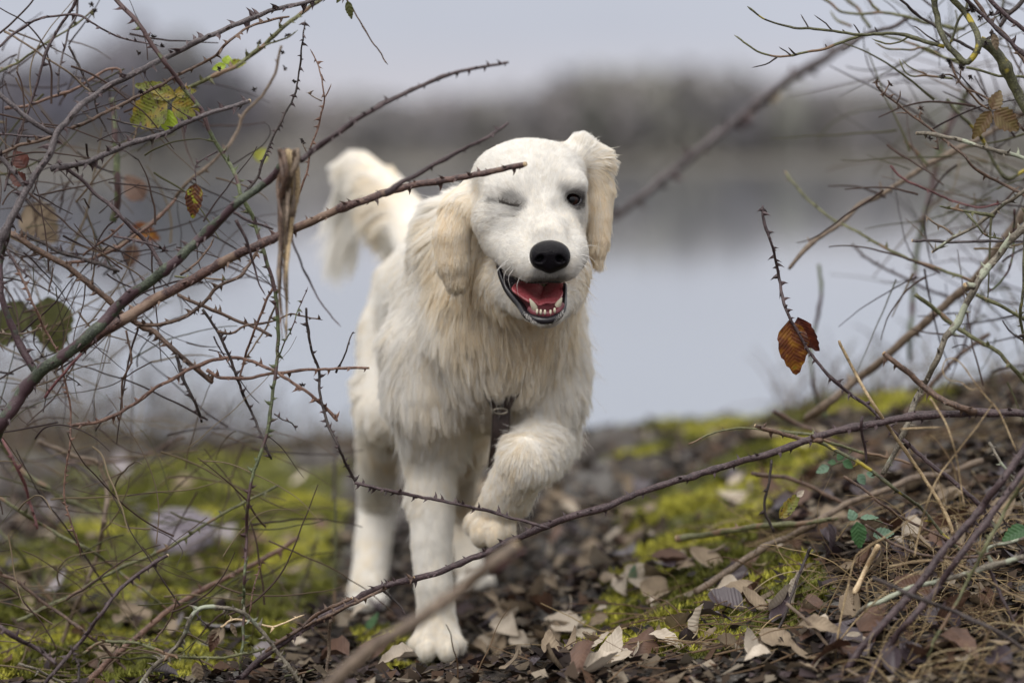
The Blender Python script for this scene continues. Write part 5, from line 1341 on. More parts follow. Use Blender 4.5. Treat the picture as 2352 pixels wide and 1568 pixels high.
S('C30', 'C', [(0, 650), (100, 760), (180, 880), (240, 980), (330, 1080)], 4.2, 4, 3, 'olive', .3, "blurred olive cane low at the left edge under the long sloping one")
leaf_part('C12', (448, 1520), (462, 1566), 3.72, 30, 'tan', fold=.6)
leaf_part('C5', (500, 1450), (480, 1500), 3.72, 26, 'rust', fold=.6); leaf_part('C5', (505, 1440), (470, 1480), 3.72, 22, 'tan', fold=.6); leaf_part('C5', (530, 1430), (545, 1465), 3.72, 14, 'tan', fold=.6)

# ------------------------------------------------------------------ shrub and brambles on the right
S('R1', 'R', [(1465, 305), (1350, 275), (1250, 240), (1150, 222), (1030, 220), (930, 225), (820, 215), (720, 205), (600, 190), (500, 185), (400, 165), (280, 115), (175, 45)], 3.84, 4.6, 1.8, 'yellow', 0, "upper long bare twig reaching left from the shrub into the sky", name="shrub_branch", cat="branch")
for pts in ([(580, 190), (550, 140), (525, 95)], [(735, 205), (680, 150), (612, 98)], [(910, 215), (890, 180), (872, 155)], [(1025, 212), (1012, 190), (1005, 178)], [(820, 212), (810, 200), (800, 192)]):
    S('', 'R', pts, 3.84, 2, 1.2, 'dark', 0, parent='R1')
S('', 'R', [(930, 230), (850, 260), (750, 295), (620, 330), (500, 358), (370, 372), (260, 345), (180, 290), (95, 225)], 3.84, 3.8, 1.8, 'olive', 0, parent='R1')
for pts in ([(370, 375), (330, 405), (280, 425), (205, 438)], [(460, 360), (420, 330), (387, 303)], [(500, 355), (470, 330), (447, 308)], [(700, 315), (690, 295), (686, 288)]):
    S('', 'R', pts, 3.84, 2, 1.2, 'dark', 0, parent='R1')
S('', 'R', [(1230, 245), (1180, 275), (1100, 285), (990, 255)], 3.84, 2.4, 1.4, 'olive', 0, parent='R1')
S('R2', 'R', [(1400, -20), (1405, 50), (1415, 100), (1430, 180), (1470, 270), (1530, 345), (1600, 408), (1645, 380), (1690, 305), (1680, 230), (1620, 110), (1500, -20)], 3.80, 7, 7, 'yellow', 0, "dark limb bent into a hook, crusted with yellow lichen", name="shrub_branch", cat="branch")
S('R3', 'R', [(1700, 270), (1760, 300), (1830, 380), (1900, 520), (1960, 640), (2050, 800)], 3.84, 12, 12, 'yellow', 0, "thickest dark limb leaving the right edge below the hooked limb", name="shrub_branch", cat="branch")
S('R4', 'R', [(1170, -10), (1280, 90), (1400, 170), (1530, 260), (1700, 350)], 3.88, 3.2, 3, 'dark', 0, "straight thin dark twig running from the top edge down to the lichen fork", name="shrub_branch", cat="branch")
S('R5', 'R', [(1430, 285), (1350, 230), (1290, 185), (1250, 170)], 3.86, 2.2, 1.4, 'dark', 0, parent='R4')
S('R6', 'R', [(1600, 190), (1500, 180), (1330, 150), (1200, 110), (1060, 80), (950, 95), (800, 80), (710, 20)], 4.15, 4, 2.4, 'olive', 0, "blurred green twig along the top edge, left of the hooked limb", name="shrub_branch", cat="branch")
S('', 'R', [(1040, 78), (1000, 40), (960, -10)], 4.15, 3, 2, 'olive', 0, parent='R6')
S('', 'R', [(980, 190), (940, 130), (900, 60), (840, 10)], 4.3, 4, 3, 'olive', 0, parent='R6')
S('', 'R', [(860, 170), (760, 130), (720, 70)], 4.3, 3, 2, 'olive', 0, parent='R6')
S('R7', 'R', [(1600, 395), (1480, 380), (1330, 310), (1250, 330), (1100, 320), (1010, 280)], 4.0, 3.2, 2, 'olive', 0, "soft green twig curling left below the hooked limb", name="shrub_branch", cat="branch")
S('R8', 'R', [(1600, 430), (1490, 385), (1330, 320), (1200, 270), (1050, 235)], 4.1, 4, 2.4, 'olive', 0, "blurred green twig running straight left from under the lichen fork", name="shrub_branch", cat="branch")
S('R9', 'R', [(1610, 440), (1700, 465), (1800, 490), (1900, 500), (2010, 505)], 3.86, 3, 3.4, 'olive', .2, "green twig running right from the seed heads to the edge", name="shrub_branch", cat="branch")
S('R10', 'R', [(1520, 510), (1350, 495), (1250, 500), (1200, 450), (1165, 385)], 3.95, 3, 1.6, 'olive', 0, "green twig ending in two upturned tips above the leafless flower stem", name="shrub_branch", cat="branch")
S('', 'R', [(1350, 490), (1270, 455), (1210, 410), (1190, 385)], 3.95, 2, 1.4, 'olive', 0, parent='R10')
S('R11', 'R', [(2040, 1320), (1986, 1275), (1800, 1180), (1680, 1110), (1560, 990), (1450, 900), (1360, 830), (1270, 770), (1190, 710), (1120, 650), (1050, 590), (1018, 545)], 3.80, 4.4, 2.4, 'brown', .5, "brown stem of dried flower heads reaching up left over the water", cat="bramble")
S('', 'R', [(1318, 800), (1300, 760), (1310, 720)], 3.80, 2, 1.6, 'brown', .5, parent='R11')
S('', 'R', [(1220, 745), (1180, 740), (1145, 745)], 3.80, 2, 1.2, 'brown', .8, parent='R11')
S('', 'R', [(1155, 675), (1175, 640), (1178, 590)], 3.80, 1.8, 1.2, 'brown', .8, parent='R11')
S('', 'R', [(1080, 610), (1090, 580), (1110, 555)], 3.80, 1.8, 1.4, 'brown', .3, parent='R11')
S('', 'R', [(1418, 880), (1425, 940), (1430, 990)], 3.80, 1.8, 1.2, 'brown', .8, parent='R11')
S('R12', 'R', [(1285, 868), (1400, 876), (1530, 905), (1700, 960), (1850, 1000), (2010, 1038)], 3.78, 4.4, 5, 'lichen', .7, "lichen spotted olive twig with a cut end, crossing the flower stem", cut=0)
S('R13', 'R', [(2020, 880), (1986, 850), (1850, 720), (1700, 620), (1600, 570), (1540, 490), (1505, 405)], 3.84, 3.8, 2.2, 'brown', .4, "brown stem carrying shrivelled flower heads and three reddish leaves", cat="bramble")
S('', 'R', [(1560, 520), (1500, 490), (1455, 500)], 3.84, 2, 1.4, 'brown', .3, parent='R13')
S('', 'R', [(1565, 520), (1570, 470), (1578, 440)], 3.84, 2, 1.4, 'brown', .3, parent='R13')
S('', 'R', [(1620, 590), (1700, 680), (1775, 720)], 3.83, 2.8, 2, 'olive', .1, parent='R13')
leaf_part('R13', (2278, 253), (2300, 205), 3.80, 36, 'olive', ser=.09); leaf_part('R13', (2276, 254), (2233, 322), 3.80, 38, 'olive', ser=.09); leaf_part('R13', (2282, 256), (2346, 300), 3.79, 58, 'olive', ser=.09)
S('R14', 'R', [(2040, 700), (1800, 850), (1600, 950), (1370, 1070), (1200, 1180), (1040, 1280), (900, 1350), (760, 1480), (620, 1575), (530, 1660), (450, 1757)], (4.3, 4.12), 8, 4.4, 'tan', .1, "long soft grey brown branch slanting from the right edge to a point over the water", name="shrub_branch", cat="branch")
S('R15', 'R', [(430, 1120), (520, 1250), (640, 1360), (770, 1450), (820, 1477), (1000, 1577), (1200, 1677), (1400, 1747), (1640, 1830)], (4.3, 4.0), 3, 4, 'olive', .6, "olive twig crossing down right through the long grey brown branch")
S('R16', 'R', [(1115, 1080), (1200, 1170), (1350, 1240), (1550, 1320), (1700, 1355), (1840, 1330)], 3.98, 2.8, 2.4, 'red', .3, "red twig sagging right above the pale thorn", cat="bramble")
S('R17', 'R', [(1640, 560), (1560, 700), (1480, 850), (1420, 1050), (1380, 1250), (1330, 1450), (1295, 1600), (1270, 1807), (1250, 2057), (1235, 2357)], 4.8, 8, 5, 'green', 0, "blurred grey green upright stem standing behind the right thicket", name="shrub_branch", cat="branch")
S('R18', 'S', [(2040, -110), (1900, 0), (1860, 20), (1760, 100), (1640, 190), (1500, 260), (1390, 340)], (3.78, 3.86), 5.4, 3.4, 'lichen', .8, "grey thorny cane pointing down left above the tall lichened cane", cut=-1)
S('', 'R', [(1790, 1405), (1650, 1390), (1550, 1372), (1435, 1350)], 3.82, 3.8, 2.2, 'olive', .7, parent='R18')
S('', 'S', [(1530, 230), (1470, 180), (1415, 160), (1335, 95)], 3.84, 3, 2, 'tan', .4, parent='R18')
S('', 'S', [(1600, 80), (1680, 170), (1740, 235), (1850, 260)], 3.84, 2.4, 2, 'olive', .9, parent='R18')
S('R19', 'R', [(1210, 920), (1290, 1010), (1360, 1075)], 4.2, 4, 4, 'olive', 0, parent='R14')
S('', 'R', [(1060, 1270), (1050, 1220), (1045, 1180)], 4.15, 3, 2, 'tan', 0, parent='R14')
S('R20', 'R', [(1480, 650), (1560, 740), (1640, 820), (1720, 920), (1780, 1040), (1840, 1140), (1900, 1160), (1990, 1120)], 4.05, 4, 4.4, 'yellow', 0, "yellow lichened twig drooping right then level to the edge", name="shrub_branch", cat="branch")
S('R21', 'R', [(1590, -20), (1760, 140), (1880, 260), (2030, 400)], 3.82, 4.4, 4.4, 'purple', .5, "purple cane slanting into the top right corner, lowest of three", cat="bramble")
S('R22', 'R', [(1740, -20), (1850, 90), (1930, 150), (2030, 230)], 3.78, 5, 5, 'purple', .5, "purple cane cutting across the top right corner, uppermost of three", cat="bramble")
S('R23', 'R', [(1660, -20), (1740, 110), (1860, 230), (1930, 320), (2030, 470)], 3.84, 4, 4, 'brown', .3, "brown cane in the top right corner, middle of three", cat="bramble")
S('R24', 'R', [(1620, -20), (1600, 60), (1560, 130), (1530, 220), (1505, 290)], 3.86, 3.6, 3, 'yellow', .0, "short dark upright twig with a yellow lichen spot above the hooked limb", name="shrub_branch", cat="branch")
S('R25', 'R', [(2020, -40), (1940, 40), (1870, 110), (1830, 180)], 3.90, 6, 5, 'dark', 0, "thick dark limb entering at the top right corner", name="shrub_branch", cat="branch")
S('R26', 'R', [(1250, 110), (1150, 170), (1050, 200), (930, 240), (800, 330)], 4.25, 5, 5, 'grey', 0, "blurred grey branch slanting down left behind the bare twigs", name="shrub_branch", cat="branch")
S('A30', 'F', [(1960, 92), (1900, 130), (1800, 190), (1720, 255), (1620, 335), (1500, 430), (1405, 505)], 5.4, 11, 8, 'grey', .7, "long blurred grey cane slanting down to the dog's ear across the sky", ts=1.2)
leaf_part('A30', (1790, 205), (1768, 240), 5.4, 30, 'pale', (0, -1, .6)); leaf_part('A30', (1728, 248), (1712, 275), 5.4, 20, 'pale', (0, -1, .6))
for k, a, b, s in (('R11', 1018, 540, 11), ('R11', 1110, 550, 10), ('R11', 1310, 710, 10), ('R11', 1065, 620, 8), ('R13', 1497, 405, 12), ('R13', 1455, 500, 10), ('R13', 1577, 440, 12), ('R13', 1640, 505, 9), ('R12', 1370, 905, 9), ('R21', 1650, 60, 15), ('R21', 1625, 75, 10), ('R22', 1850, 90, 20), ('R21', 1700, 118, 10), ('R2', 1780, 240, 16), ('R2', 1735, 285, 9), ('R23', 1770, 100, 11)):
    seedhead(k, 1653.75 + a * .3516, b * .3516, 3.82 if k != 'R11' else 3.80, s, 'dark' if k != 'R11' else 'brown')
leaf_part('R23', (2280, 78), (2292, 118), 3.80, 20, 'tan', fold=.6)
# leaf twig over the water
S('S1', 'S', [(1230, 1620), (1170, 1550), (1050, 1420), (950, 1330), (800, 1230), (680, 1110), (590, 1000), (490, 830), (440, 720), (400, 590), (370, 430), (340, 300), (290, 150), (283, 35)], (3.78, 3.80), 4.4, 2.8, 'purple', 1.3, "slim thorny twig bearing two autumn leaves against the water")
S('', 'S', [(1170, 1550), (1300, 1660), (1420, 1760), (1560, 1870), (1700, 2000), (1800, 2150)], 3.78, 5, 5.4, 'purple', .6, parent='S1')
leaf_part('S1', (1812, 735), (1836, 868), 3.79, 82, 'autumn', (0.1, -1, .05), fold=.18, ser=.03); leaf_part('S1', (1832, 728), (1878, 815), 3.80, 54, 'redbrown', (-.5, -1, 0), fold=.5)
seedhead('S1', 1778, 577, 3.80, 6, 'tan')
S('S2', 'S', [(2040, 110), (1986, 180), (1900, 260), (1800, 380), (1700, 510), (1620, 660), (1540, 810), (1470, 900), (1420, 1030), (1360, 1160), (1270, 1320), (1230, 1450), (1180, 1568), (1120, 1680), (1060, 1790)], (3.76, 3.78), 9.5, 5.4, 'lichen', 1.0, "tall pale lichened cane leaning down left at the right side", ts=.7)
S('', 'S', [(1660, 560), (1620, 555), (1598, 560)], 3.76, 8, 7, 'lichen', 0, parent='S2', cut=-1)
S('S3', 'S', [(2040, 20), (1900, 200), (1800, 330), (1700, 470), (1600, 580), (1450, 700), (1350, 800), (1240, 880), (1120, 990), (1000, 1090), (880, 1180), (700, 1330), (560, 1430)], (4.1, 4.35), 10, 9, 'tan', .1, "thick blurred brown branch behind the pale lichened cane", name="shrub_branch", cat="branch")
S('S4', 'S', [(645, 420), (665, 600), (640, 720), (620, 820), (585, 960), (600, 1100), (630, 1300), (700, 1420)], 4.6, 4, 4, 'green', 0, "blurred grey green stem standing behind the two autumn leaves")
S('S5', 'S', [(860, 290), (960, 380), (1100, 460), (1250, 530), (1400, 600), (1540, 660)], 4.4, 3.4, 3.4, 'grey', .3, "blurred grey twig sloping right in the gap above the brown stub")
S('S6', 'S', [(1275, 620), (1400, 710), (1500, 800), (1600, 870), (1700, 930), (1820, 1000), (1900, 1080), (2020, 1220)], 3.95, 5, 5, 'olive', .3, "olive cane crossing behind the pale lichened cane down to the right edge")
S('S7', 'T', [(1740, 750), (1700, 640), (1620, 500), (1500, 320), (1400, 180), (1280, 0), (1190, -160), (1115, -300), (1102, -330)], 3.74, 4.4, 3.6, 'straw', 0, "stiff straw yellow grass stalk leaning left across the low cane", name="grass_stalk", cat="grass stalk", wig=.3)
S('S9', 'S', [(1255, 262), (1400, 270), (1500, 280), (1640, 270), (1800, 270), (2010, 275)], 3.86, 3.4, 3, 'grey', .2, "pale level twig crossing the tall lichened cane", cut=0)
S('S10', 'S', [(1670, 620), (1800, 680), (1900, 730), (2010, 790)], 3.84, 4, 4.4, 'olive', .4, "olive twig running right from the tall lichened cane to the edge")
S('S11', 'S', [(1920, 60), (1920, 300), (1900, 420), (1850, 520), (1750, 610)], 4.0, 3, 2.4, 'green', .3, "green twig hanging curved behind the top of the lichened cane")
S('S12', 'S', [(1985, 430), (1980, 600), (1960, 760), (1985, 890)], 3.78, 4, 3, 'yellow', .4, "short dark upright twig at the right edge above the litter")
S('S13', 'S', [(1990, 880), (1950, 890), (1928, 870)], 3.78, 3, 2, 'dark', .8, parent='S12')
S('S14', 'S', [(1760, 870), (1680, 930), (1560, 1020), (1450, 1130), (1350, 1240), (1200, 1400)], 4.3, 5, 5, 'brown', .2, "blurred brown twig running down left behind the foot of the lichened cane")
S('S15', 'T', [(270, 245), (370, 195), (500, 160), (640, 158), (760, 190)], 3.85, 2, 2, 'olive', .1, "thin green runner arching over the moss on the right")
S('S16', 'T', [(740, 60), (860, 130), (960, 170), (1010, 200), (1150, 260)], 4.3, 5, 5, 'brown', .2, "blurred brown cane meeting the low purple cane on the bank")
# low on the right bank
S('T1', 'T', [(2250, 90), (2129, 270), (2040, 400), (1950, 520), (1850, 650), (1740, 770), (1650, 880), (1560, 1000), (1470, 1110), (1380, 1210), (1260, 1330), (1180, 1440), (1100, 1568), (1040, 1680)], (3.62, 3.50), 8.4, 9, 'purple', .9, "upper of two long purple canes slanting down to the bottom edge at right", ts=.75)
S('T2', 'T', [(2250, 200), (2129, 390), (2020, 540), (1900, 700), (1760, 880), (1640, 1050), (1530, 1180), (1420, 1300), (1340, 1420), (1250, 1568), (1190, 1680)], (3.59, 3.47), 7.4, 8, 'purple', .8, "lower of two long purple canes slanting down to the bottom edge at right", ts=.75)
S('T3', 'T', [(2190, 330), (2129, 440), (2020, 620), (1920, 800), (1830, 980), (1740, 1150), (1650, 1300), (1590, 1420)], 3.50, 4.2, 3.4, 'olive', .3, "thin olive cane beside the two long purple canes")
S('T4', 'T', [(1290, 980), (1420, 1040), (1580, 1110), (1750, 1180), (1900, 1240), (2050, 1330), (2180, 1420)], 3.44, 5, 5, 'dark', .3, "dark red cane crossing down right over both long purple canes")
S('T5', 'T', [(2180, 850), (2000, 900), (1850, 950), (1700, 990), (1500, 1040), (1380, 1090), (1250, 1150), (1200, 1200)], (3.60, 3.62), 7, 5, 'lichen', .2, "grey lichened branch lying across the dry grass", name="fallen_branch", cat="branch")
S('', 'T', [(1950, 905), (1930, 820), (2050, 790), (2129, 760)], 3.68, 4, 3, 'lichen', .2, parent='T5')
S('T6', 'T', [(200, 770), (350, 750), (500, 720), (700, 690), (900, 680), (1100, 655)], (4.1, 4.0), 7, 5, 'olive', .1, "olive grey stick lying level on the mossy bank", name="fallen_stick", cat="stick", cut=0)
S('T7', 'T', [(310, 1060), (400, 1010), (500, 940), (600, 870), (720, 800), (850, 750), (1000, 660), (1150, 570), (1300, 520), (1500, 440), (1700, 400), (1900, 330)], (3.98, 4.15), 8, 6, 'tan', .1, "long brown stick lying up the bank to the right", name="fallen_stick", cat="stick")
S('T8', 'T', [(620, 405), (800, 430), (950, 480), (1100, 560), (1250, 650), (1400, 690), (1560, 760)], 4.1, 5, 4, 'brown', .3, "brown cane lying down right over the middle of the bank")
S('T9', 'T', [(945, 815), (890, 950), (830, 1110), (770, 1270), (700, 1420), (665, 1580)], (3.74, 3.62), 3.4, 3.6, 'dark', .4, "dark slim twig standing among the pale leaves on the bank")
S('T10', 'T', [(740, 730), (690, 600), (710, 460), (730, 330)], 3.86, 3.4, 2.8, 'dark', .3, "dark upright twig under the low purple cane")
S('T11', 'T', [(810, 1125), (930, 1230), (1040, 1360), (1150, 1510)], 3.60, 4, 3.6, 'tan', 0, "thin pale stick leaning across the pale leaves", name="fallen_stick", cat="stick", wig=.3)
S('T12', 'T', [(1320, 805), (1250, 940), (1185, 1072)], 3.64, 6, 5.4, 'cut', 0, "short peeled pale stick propped beside the plum coloured leaf", name="fallen_stick", cat="stick", wig=.3)
S('T13', 'T', [(760, 170), (940, 190), (1100, 250), (1300, 300), (1500, 350)], 3.9, 4, 3, 'olive', .3, "green twig under the low purple cane on the right bank")
S('T14', 'T', [(950, 210), (1150, 310), (1300, 400), (1450, 520), (1560, 600), (1700, 760), (1850, 900)], 3.85, 4.4, 3.4, 'yellow', .3, "lichened green cane running down right into the dry grass")
S('T15', 'T', [(1230, 90), (1228, 160), (1245, 260), (1262, 350)], 3.74, 3.6, 3, 'purple', .4, "short dark twig hanging from the low purple cane")
S('T16', 'T', [(1130, 420), (1250, 500), (1400, 620), (1550, 700), (1700, 770), (1900, 850)], 3.82, 3.4, 3, 'brown', .2, "thin brown runner crossing the green leaf sprig")
S('T17', 'T', [(1150, 1490), (1230, 1530), (1400, 1560), (1500, 1600)], 3.50, 4.4, 4.4, 'tan', .2, "frayed stub with a cut tip at the bottom edge among the leaves", cut=0)
S('T18', 'T', [(1940, 235), (1990, 330), (2060, 420), (2110, 540)], 3.70, 3.4, 3, 'lichen', 1.3, "small lichened twig at the right edge above the long purple canes")
S('T19', 'T', [(1250, 690), (1400, 790), (1600, 860), (1850, 870), (2000, 830)], 3.66, 3.4, 3, 'brown', .4, "brown runner sagging through the dry grass")
S('T20', 'T', [(220, 1568), (330, 1460), (430, 1370), (560, 1290)], 3.80, 3.4, 2, 'brown', 0, "brown twig lying on the dark soil at the foot of the bank", name="fallen_stick", cat="stick")
S('T21', 'T', [(130, 920), (260, 890), (400, 840), (470, 800)], 4.2, 5, 3.4, 'tan', 0, "short brown stick on the moss at the crest of the path", name="fallen_stick", cat="stick")
S('T22', 'T', [(2150, 860), (2080, 780), (2000, 640), (1950, 600)], 3.7, 3, 2, 'dark', .6, "dark short cane behind the green leaf at the right edge")
S('T23', 'T', [(1920, 900), (1990, 1050), (2060, 1200), (2140, 1330)], 3.6, 4, 4, 'purple', .5, "purple cane dropping steeply at the right edge near the bottom")
# green sprigs
S('G1', 'T', [(1400, 700), (1300, 660), (1215, 660)], 3.78, 2, 1.6, 'green', .2, "fresh bramble sprig with dusty green leaves on the bank", name="bramble_sprig")
leaf_part('G1', (1962, 1195), (1952, 1168), 3.77, 27, 'teal', (0, -1, .5), ser=.08); leaf_part('G1', (1976, 1190), (2020, 1182), 3.77, 20, 'teal', (0, -.7, .9), ser=.08)
leaf_part('G1', (1968, 1197), (1978, 1263), 3.75, 42, 'green', (0, -1, .4), ser=.08); leaf_part('G1', (2005, 1230), (2056, 1218), 3.79, 34, 'teal', (0, -1, .6), ser=.08)
S('G2', 'T', [(1210, 330), (1120, 345), (1040, 370)], 3.92, 2, 1.6, 'green', .2, "blurred green bramble sprig under the low purple cane", name="bramble_sprig")
for b, t, w, mt in (((1905, 1072), (1872, 1083), 24, 'teal'), ((1935, 1055), (1925, 1040), 26, 'green'), ((1935, 1060), (1962, 1072), 26, 'green'), ((1970, 1090), (1990, 1112), 26, 'teal'), ((1990, 1085), (2010, 1095), 16, 'teal'), ((1920, 1062), (1900, 1060), 16, 'green')):
    leaf_part('G2', b, t, 3.92, w, mt, (0, -1, .6), ser=.08)
S('G3', 'T', [(2190, 720), (2129, 720), (2080, 730)], 3.70, 2, 1.6, 'green', .2, "large ribbed green leaves at the right edge", name="bramble_sprig")
leaf_part('G3', (2360, 1212), (2298, 1238), 3.68, 44, 'green', (0, -1, .6), ser=.08); leaf_part('G3', (2345, 1235), (2330, 1215), 3.69, 26, 'green', (0, -1, .6), ser=.08)
S('G4', 'T', [(900, 520), (850, 590), (790, 660)], 3.85, 2, 1.6, 'green', .1, "half red, half green leaf rising from the moss on the bank", name="bramble_sprig")
leaf_part('G4', (1790, 1190), (1842, 1128), 3.85, 34, 'spotted', (0.2, -1, .3)); leaf_part('G4', (1830, 1140), (1848, 1125), 3.85, 16, 'pale', (0.2, -1, .3))
# drooping leaves at the top edge
S('U1', 'F', [(770, -60), (790, -10), (800, 6)], 3.9, 2, 1.6, 'brown', 0, "twig end with two small hanging leaves at the top edge")
leaf_part('U1', (798, 2), (808, 46), 3.88, 20, 'darkgreen', fold=.5); leaf_part('U1', (786, -14), (772, 8), 3.88, 14, 'darkgreen', fold=.5)
# ------------------------------------------------------------------ ground cover
r3 = np.random.default_rng(5)
def on_ground(px, py, it=30):
    """world point of the ground seen at a pixel"""
    ca, sa = math.cos(PITCH), math.sin(PITCH)
    dx, dy = (px - CX) / FPX, (CY - py) / FPX
    d = np.array((dx, ca + dy * sa, -sa + dy * ca)); d = d / d[1]
    ys = np.linspace(3.2, 8.5, 500)
    X, Z = d[0] * ys, CAM_H + d[2] * ys
    G = ground_z(X, ys)
    i = np.argmax(Z < G)
    if not (Z < G).any(): i = len(ys) - 1
    return np.array((X[i], ys[i], G[i]))
def ground_n(x, y, e=.03):
    a = ground_z(np.array([x - e, x + e, x, x]), np.array([y, y, y - e, y + e]))
    n = np.array((-(a[1] - a[0]) / (2 * e), -(a[3] - a[2]) / (2 * e), 1.0))
    return n / np.linalg.norm(n)

# fallen leaves: a few shapes of dry leaf shared by all of them
SHAPES = []
for i in range(9):
    V, F = leaf_geo(.055, .042, ser=.02, fold=(.5, .2, -.35, .7, .1, .35, -.2, .9, .3)[i], curl=(-.5, .6, -.3, .3, -.7, .8, .2, -.6, -.4)[i], seed=100 + i, nu=9, nv=6, twist=(.3, -.6, .2, .9, 0, .5, -.4, .2, -.9)[i])
    V = np.array(V); V[:, 2] -= np.percentile(V[:, 2], 12)
    SHAPES.append((V, F))
LEAFMESH = {}
def fallen(shape, mat):
    if (shape, mat) not in LEAFMESH:
        V, F = SHAPES[shape]
        me = new_mesh("fallen_leaf", V, F); me.materials.append(LM[mat])
        LEAFMESH[(shape, mat)] = me
    return LEAFMESH[(shape, mat)]
def put_leaf(pos, n, yaw, scale, shape, mat, label, group=None, tilt=0, name="fallen_leaf", aspect=1.0):
    o = bpy.data.objects.new(name, fallen(shape, mat))
    SC.collection.objects.link(o)
    z = Vector(n)
    q = z.to_track_quat('Z', 'Y').to_matrix().to_4x4()
    o.matrix_world = Matrix.Translation(Vector(pos) + z * .006 * scale) @ q @ Matrix.Rotation(yaw, 4, 'Z') @ Matrix.Rotation(tilt, 4, 'X') @ Matrix.Diagonal((scale * aspect, scale, scale, 1)) @ Matrix.Translation((0, -.0275, 0))
    tag(o, label, "leaf", group)
    return o
HERO = [  # px, py, length px, yaw deg, tilt deg, shape, material, aspect, label
 (1850, 1382, 75, 90, 70, 3, 'pale', .9, "pale folded leaf standing on edge like a tent on the bank"),
 (1812, 1418, 80, 20, 25, 0, 'pale', 1, "creamy fanned leaf lying left of the tent shaped one"),
 (1955, 1400, 55, 60, 50, 2, 'tan', 1, "dull tan leaf tilted up beneath the short peeled stick"),
 (1628, 1470, 85, 92, 80, 3, 'pale', .6, "narrow pale leaf standing upright on the dark soil"),
 (1742, 1508, 62, 75, 45, 4, 'pale', 1.25, "round ribbed pale leaf near the bottom edge of the bank"),
 (1725, 1550, 60, 160, 20, 5, 'pale', 1, "pale leaf just under the round ribbed one at the bottom edge"),
 (1745, 1400, 50, 80, 60, 7, 'rust', .9, "rust brown curled leaf left of the creamy fanned leaf"),
 (1900, 1490, 90, 10, 15, 1, 'tan', .55, "long curled brown leaf lying under the thin pale stick"),
 (1930, 1290, 90, 15, 45, 4, 'plum', .95, "large dark plum coloured leaf lying glossy on the bank"),
 (1860, 1228, 70, 5, 35, 0, 'plum', .8, "plum coloured leaf above the large glossy one"),
 (1738, 1138, 34, 60, 50, 0, 'pale', 1, "small pale leaf caught under the low purple cane"),
 (2185, 1170, 44, 50, 40, 2, 'pale', 1, "pale cupped leaf in the dry grass near the right edge"),
 (2060, 1560, 60, 120, 30, 7, 'plum', 1, "dark leaf under the long purple canes at the bottom edge"),
 (1278, 1284, 46, 60, 30, 4, 'pale', 1, "small square pale leaf alone on the path right of the raised paw"),
 (1385, 1318, 84, 0, 20, 2, 'pale', .8, "bright pale leaf lying crosswise at the edge of the moss"),
 (1183, 1322, 62, 2, 5, 3, 'tan', .5, "thin pale leaf lying flat beside the far hind paw"),
 (1281, 1375, 60, 5, 8, 1, 'tan', .5, "narrow tan leaf lying level on the path"),
 (1330, 1422, 58, 60, 25, 4, 'pale', .9, "grey cream leaf in the middle of the leafy path"),
 (1190, 1488, 86, -5, 20, 1, 'pale', .8, "wavy pale leaf just right of the standing fore paw"),
 (1262, 1500, 70, -20, 20, 0, 'tan', .7, "dull tan leaf touching the wavy pale one"),
 (1265, 1445, 110, -28, 15, 7, 'rust', .6, "long russet leaf with a pale stalk on the path"),
 (1408, 1530, 92, 20, 25, 4, 'pale', .8, "large bright cream leaf at the bottom of the path"),
 (1188, 1560, 88, 0, 12, 8, 'tan', .8, "broad tan leaf cut by the bottom edge under the dog"),
 (1140, 1420, 66, 15, 20, 5, 'tan', .6, "dim tan leaf between the two nearer paws"),
 (1425, 1250, 60, 30, 20, 6, 'pale', .8, "cream leaf farther up the path near the bank"),
 (1452, 1215, 50, -20, 20, 2, 'tan', .8, "tan leaf topmost of the pale heap beside the moss"),
 (915, 1556, 85, -8, 10, 3, 'pale', .35, "long rolled pale leaf at the bottom edge left of the fore paw"),
 (855, 1462, 50, 20, 20, 0, 'green', .6, "green leaf lying by the dog's hind paw"),
 (272, 1100, 70, 5, 10, 4, 'grey', .7, "blurred silvery leaf on the far moss at left"),
 (55, 1210, 60, 30, 20, 0, 'tan', .8, "blurred dull leaf on the ground near the left edge"),
 (240, 1290, 76, -40, 20, 5, 'tan', .8, "blurred curled tan leaf in the left of the moss"),
 (135, 1365, 66, 20, 30, 2, 'grey', .8, "grey leaf among the canes in the lower left"),
 (420, 1470, 60, 50, 30, 8, 'grey', .9, "pale grey leaf under the arched cane"),
 (500, 1490, 44, 10, 30, 2, 'tan', .9, "tan leaf at the foot of the green hanging cane"),
 (690, 1505, 50, 30, 30, 1, 'pale', .8, "crumpled pale leaf left of the hanging cane's foot by the low canes"),
 (690, 1125, 44, 10, 10, 4, 'pale', .7, "small pale leaf on the blurred gravel behind the moss"),
 (690, 1330, 60, 10, 10, 2, 'tan', .6, "pinkish tan leaf on the moss left of the hind paw"),
 (820, 1440, 46, 0, 15, 5, 'pale', .6, "pale leaf under the toes of the hind paw"),
 (1640, 1085, 40, 0, 20, 0, 'rust', .7, "reddish leaf on the far moss above the low purple cane"),
 (1480, 1350, 50, 40, 30, 7, 'teal', .5, "greenish grey leaf at the foot of the mossy bank"),
]
occupied = []
for px, py, L, yaw, tilt, sh, mt, asp, lab in HERO:
    p = on_ground(px, min(py, 1562))
    n = ground_n(p[0], p[1])
    L = PX(L, p[1]) * 1.2
    put_leaf(p + n * (.010 + L * .12 * math.sin(math.radians(tilt))), n, math.radians(yaw - 90), L / .055, sh, mt, lab, None, math.radians(tilt), aspect=asp)
    occupied.append(p)
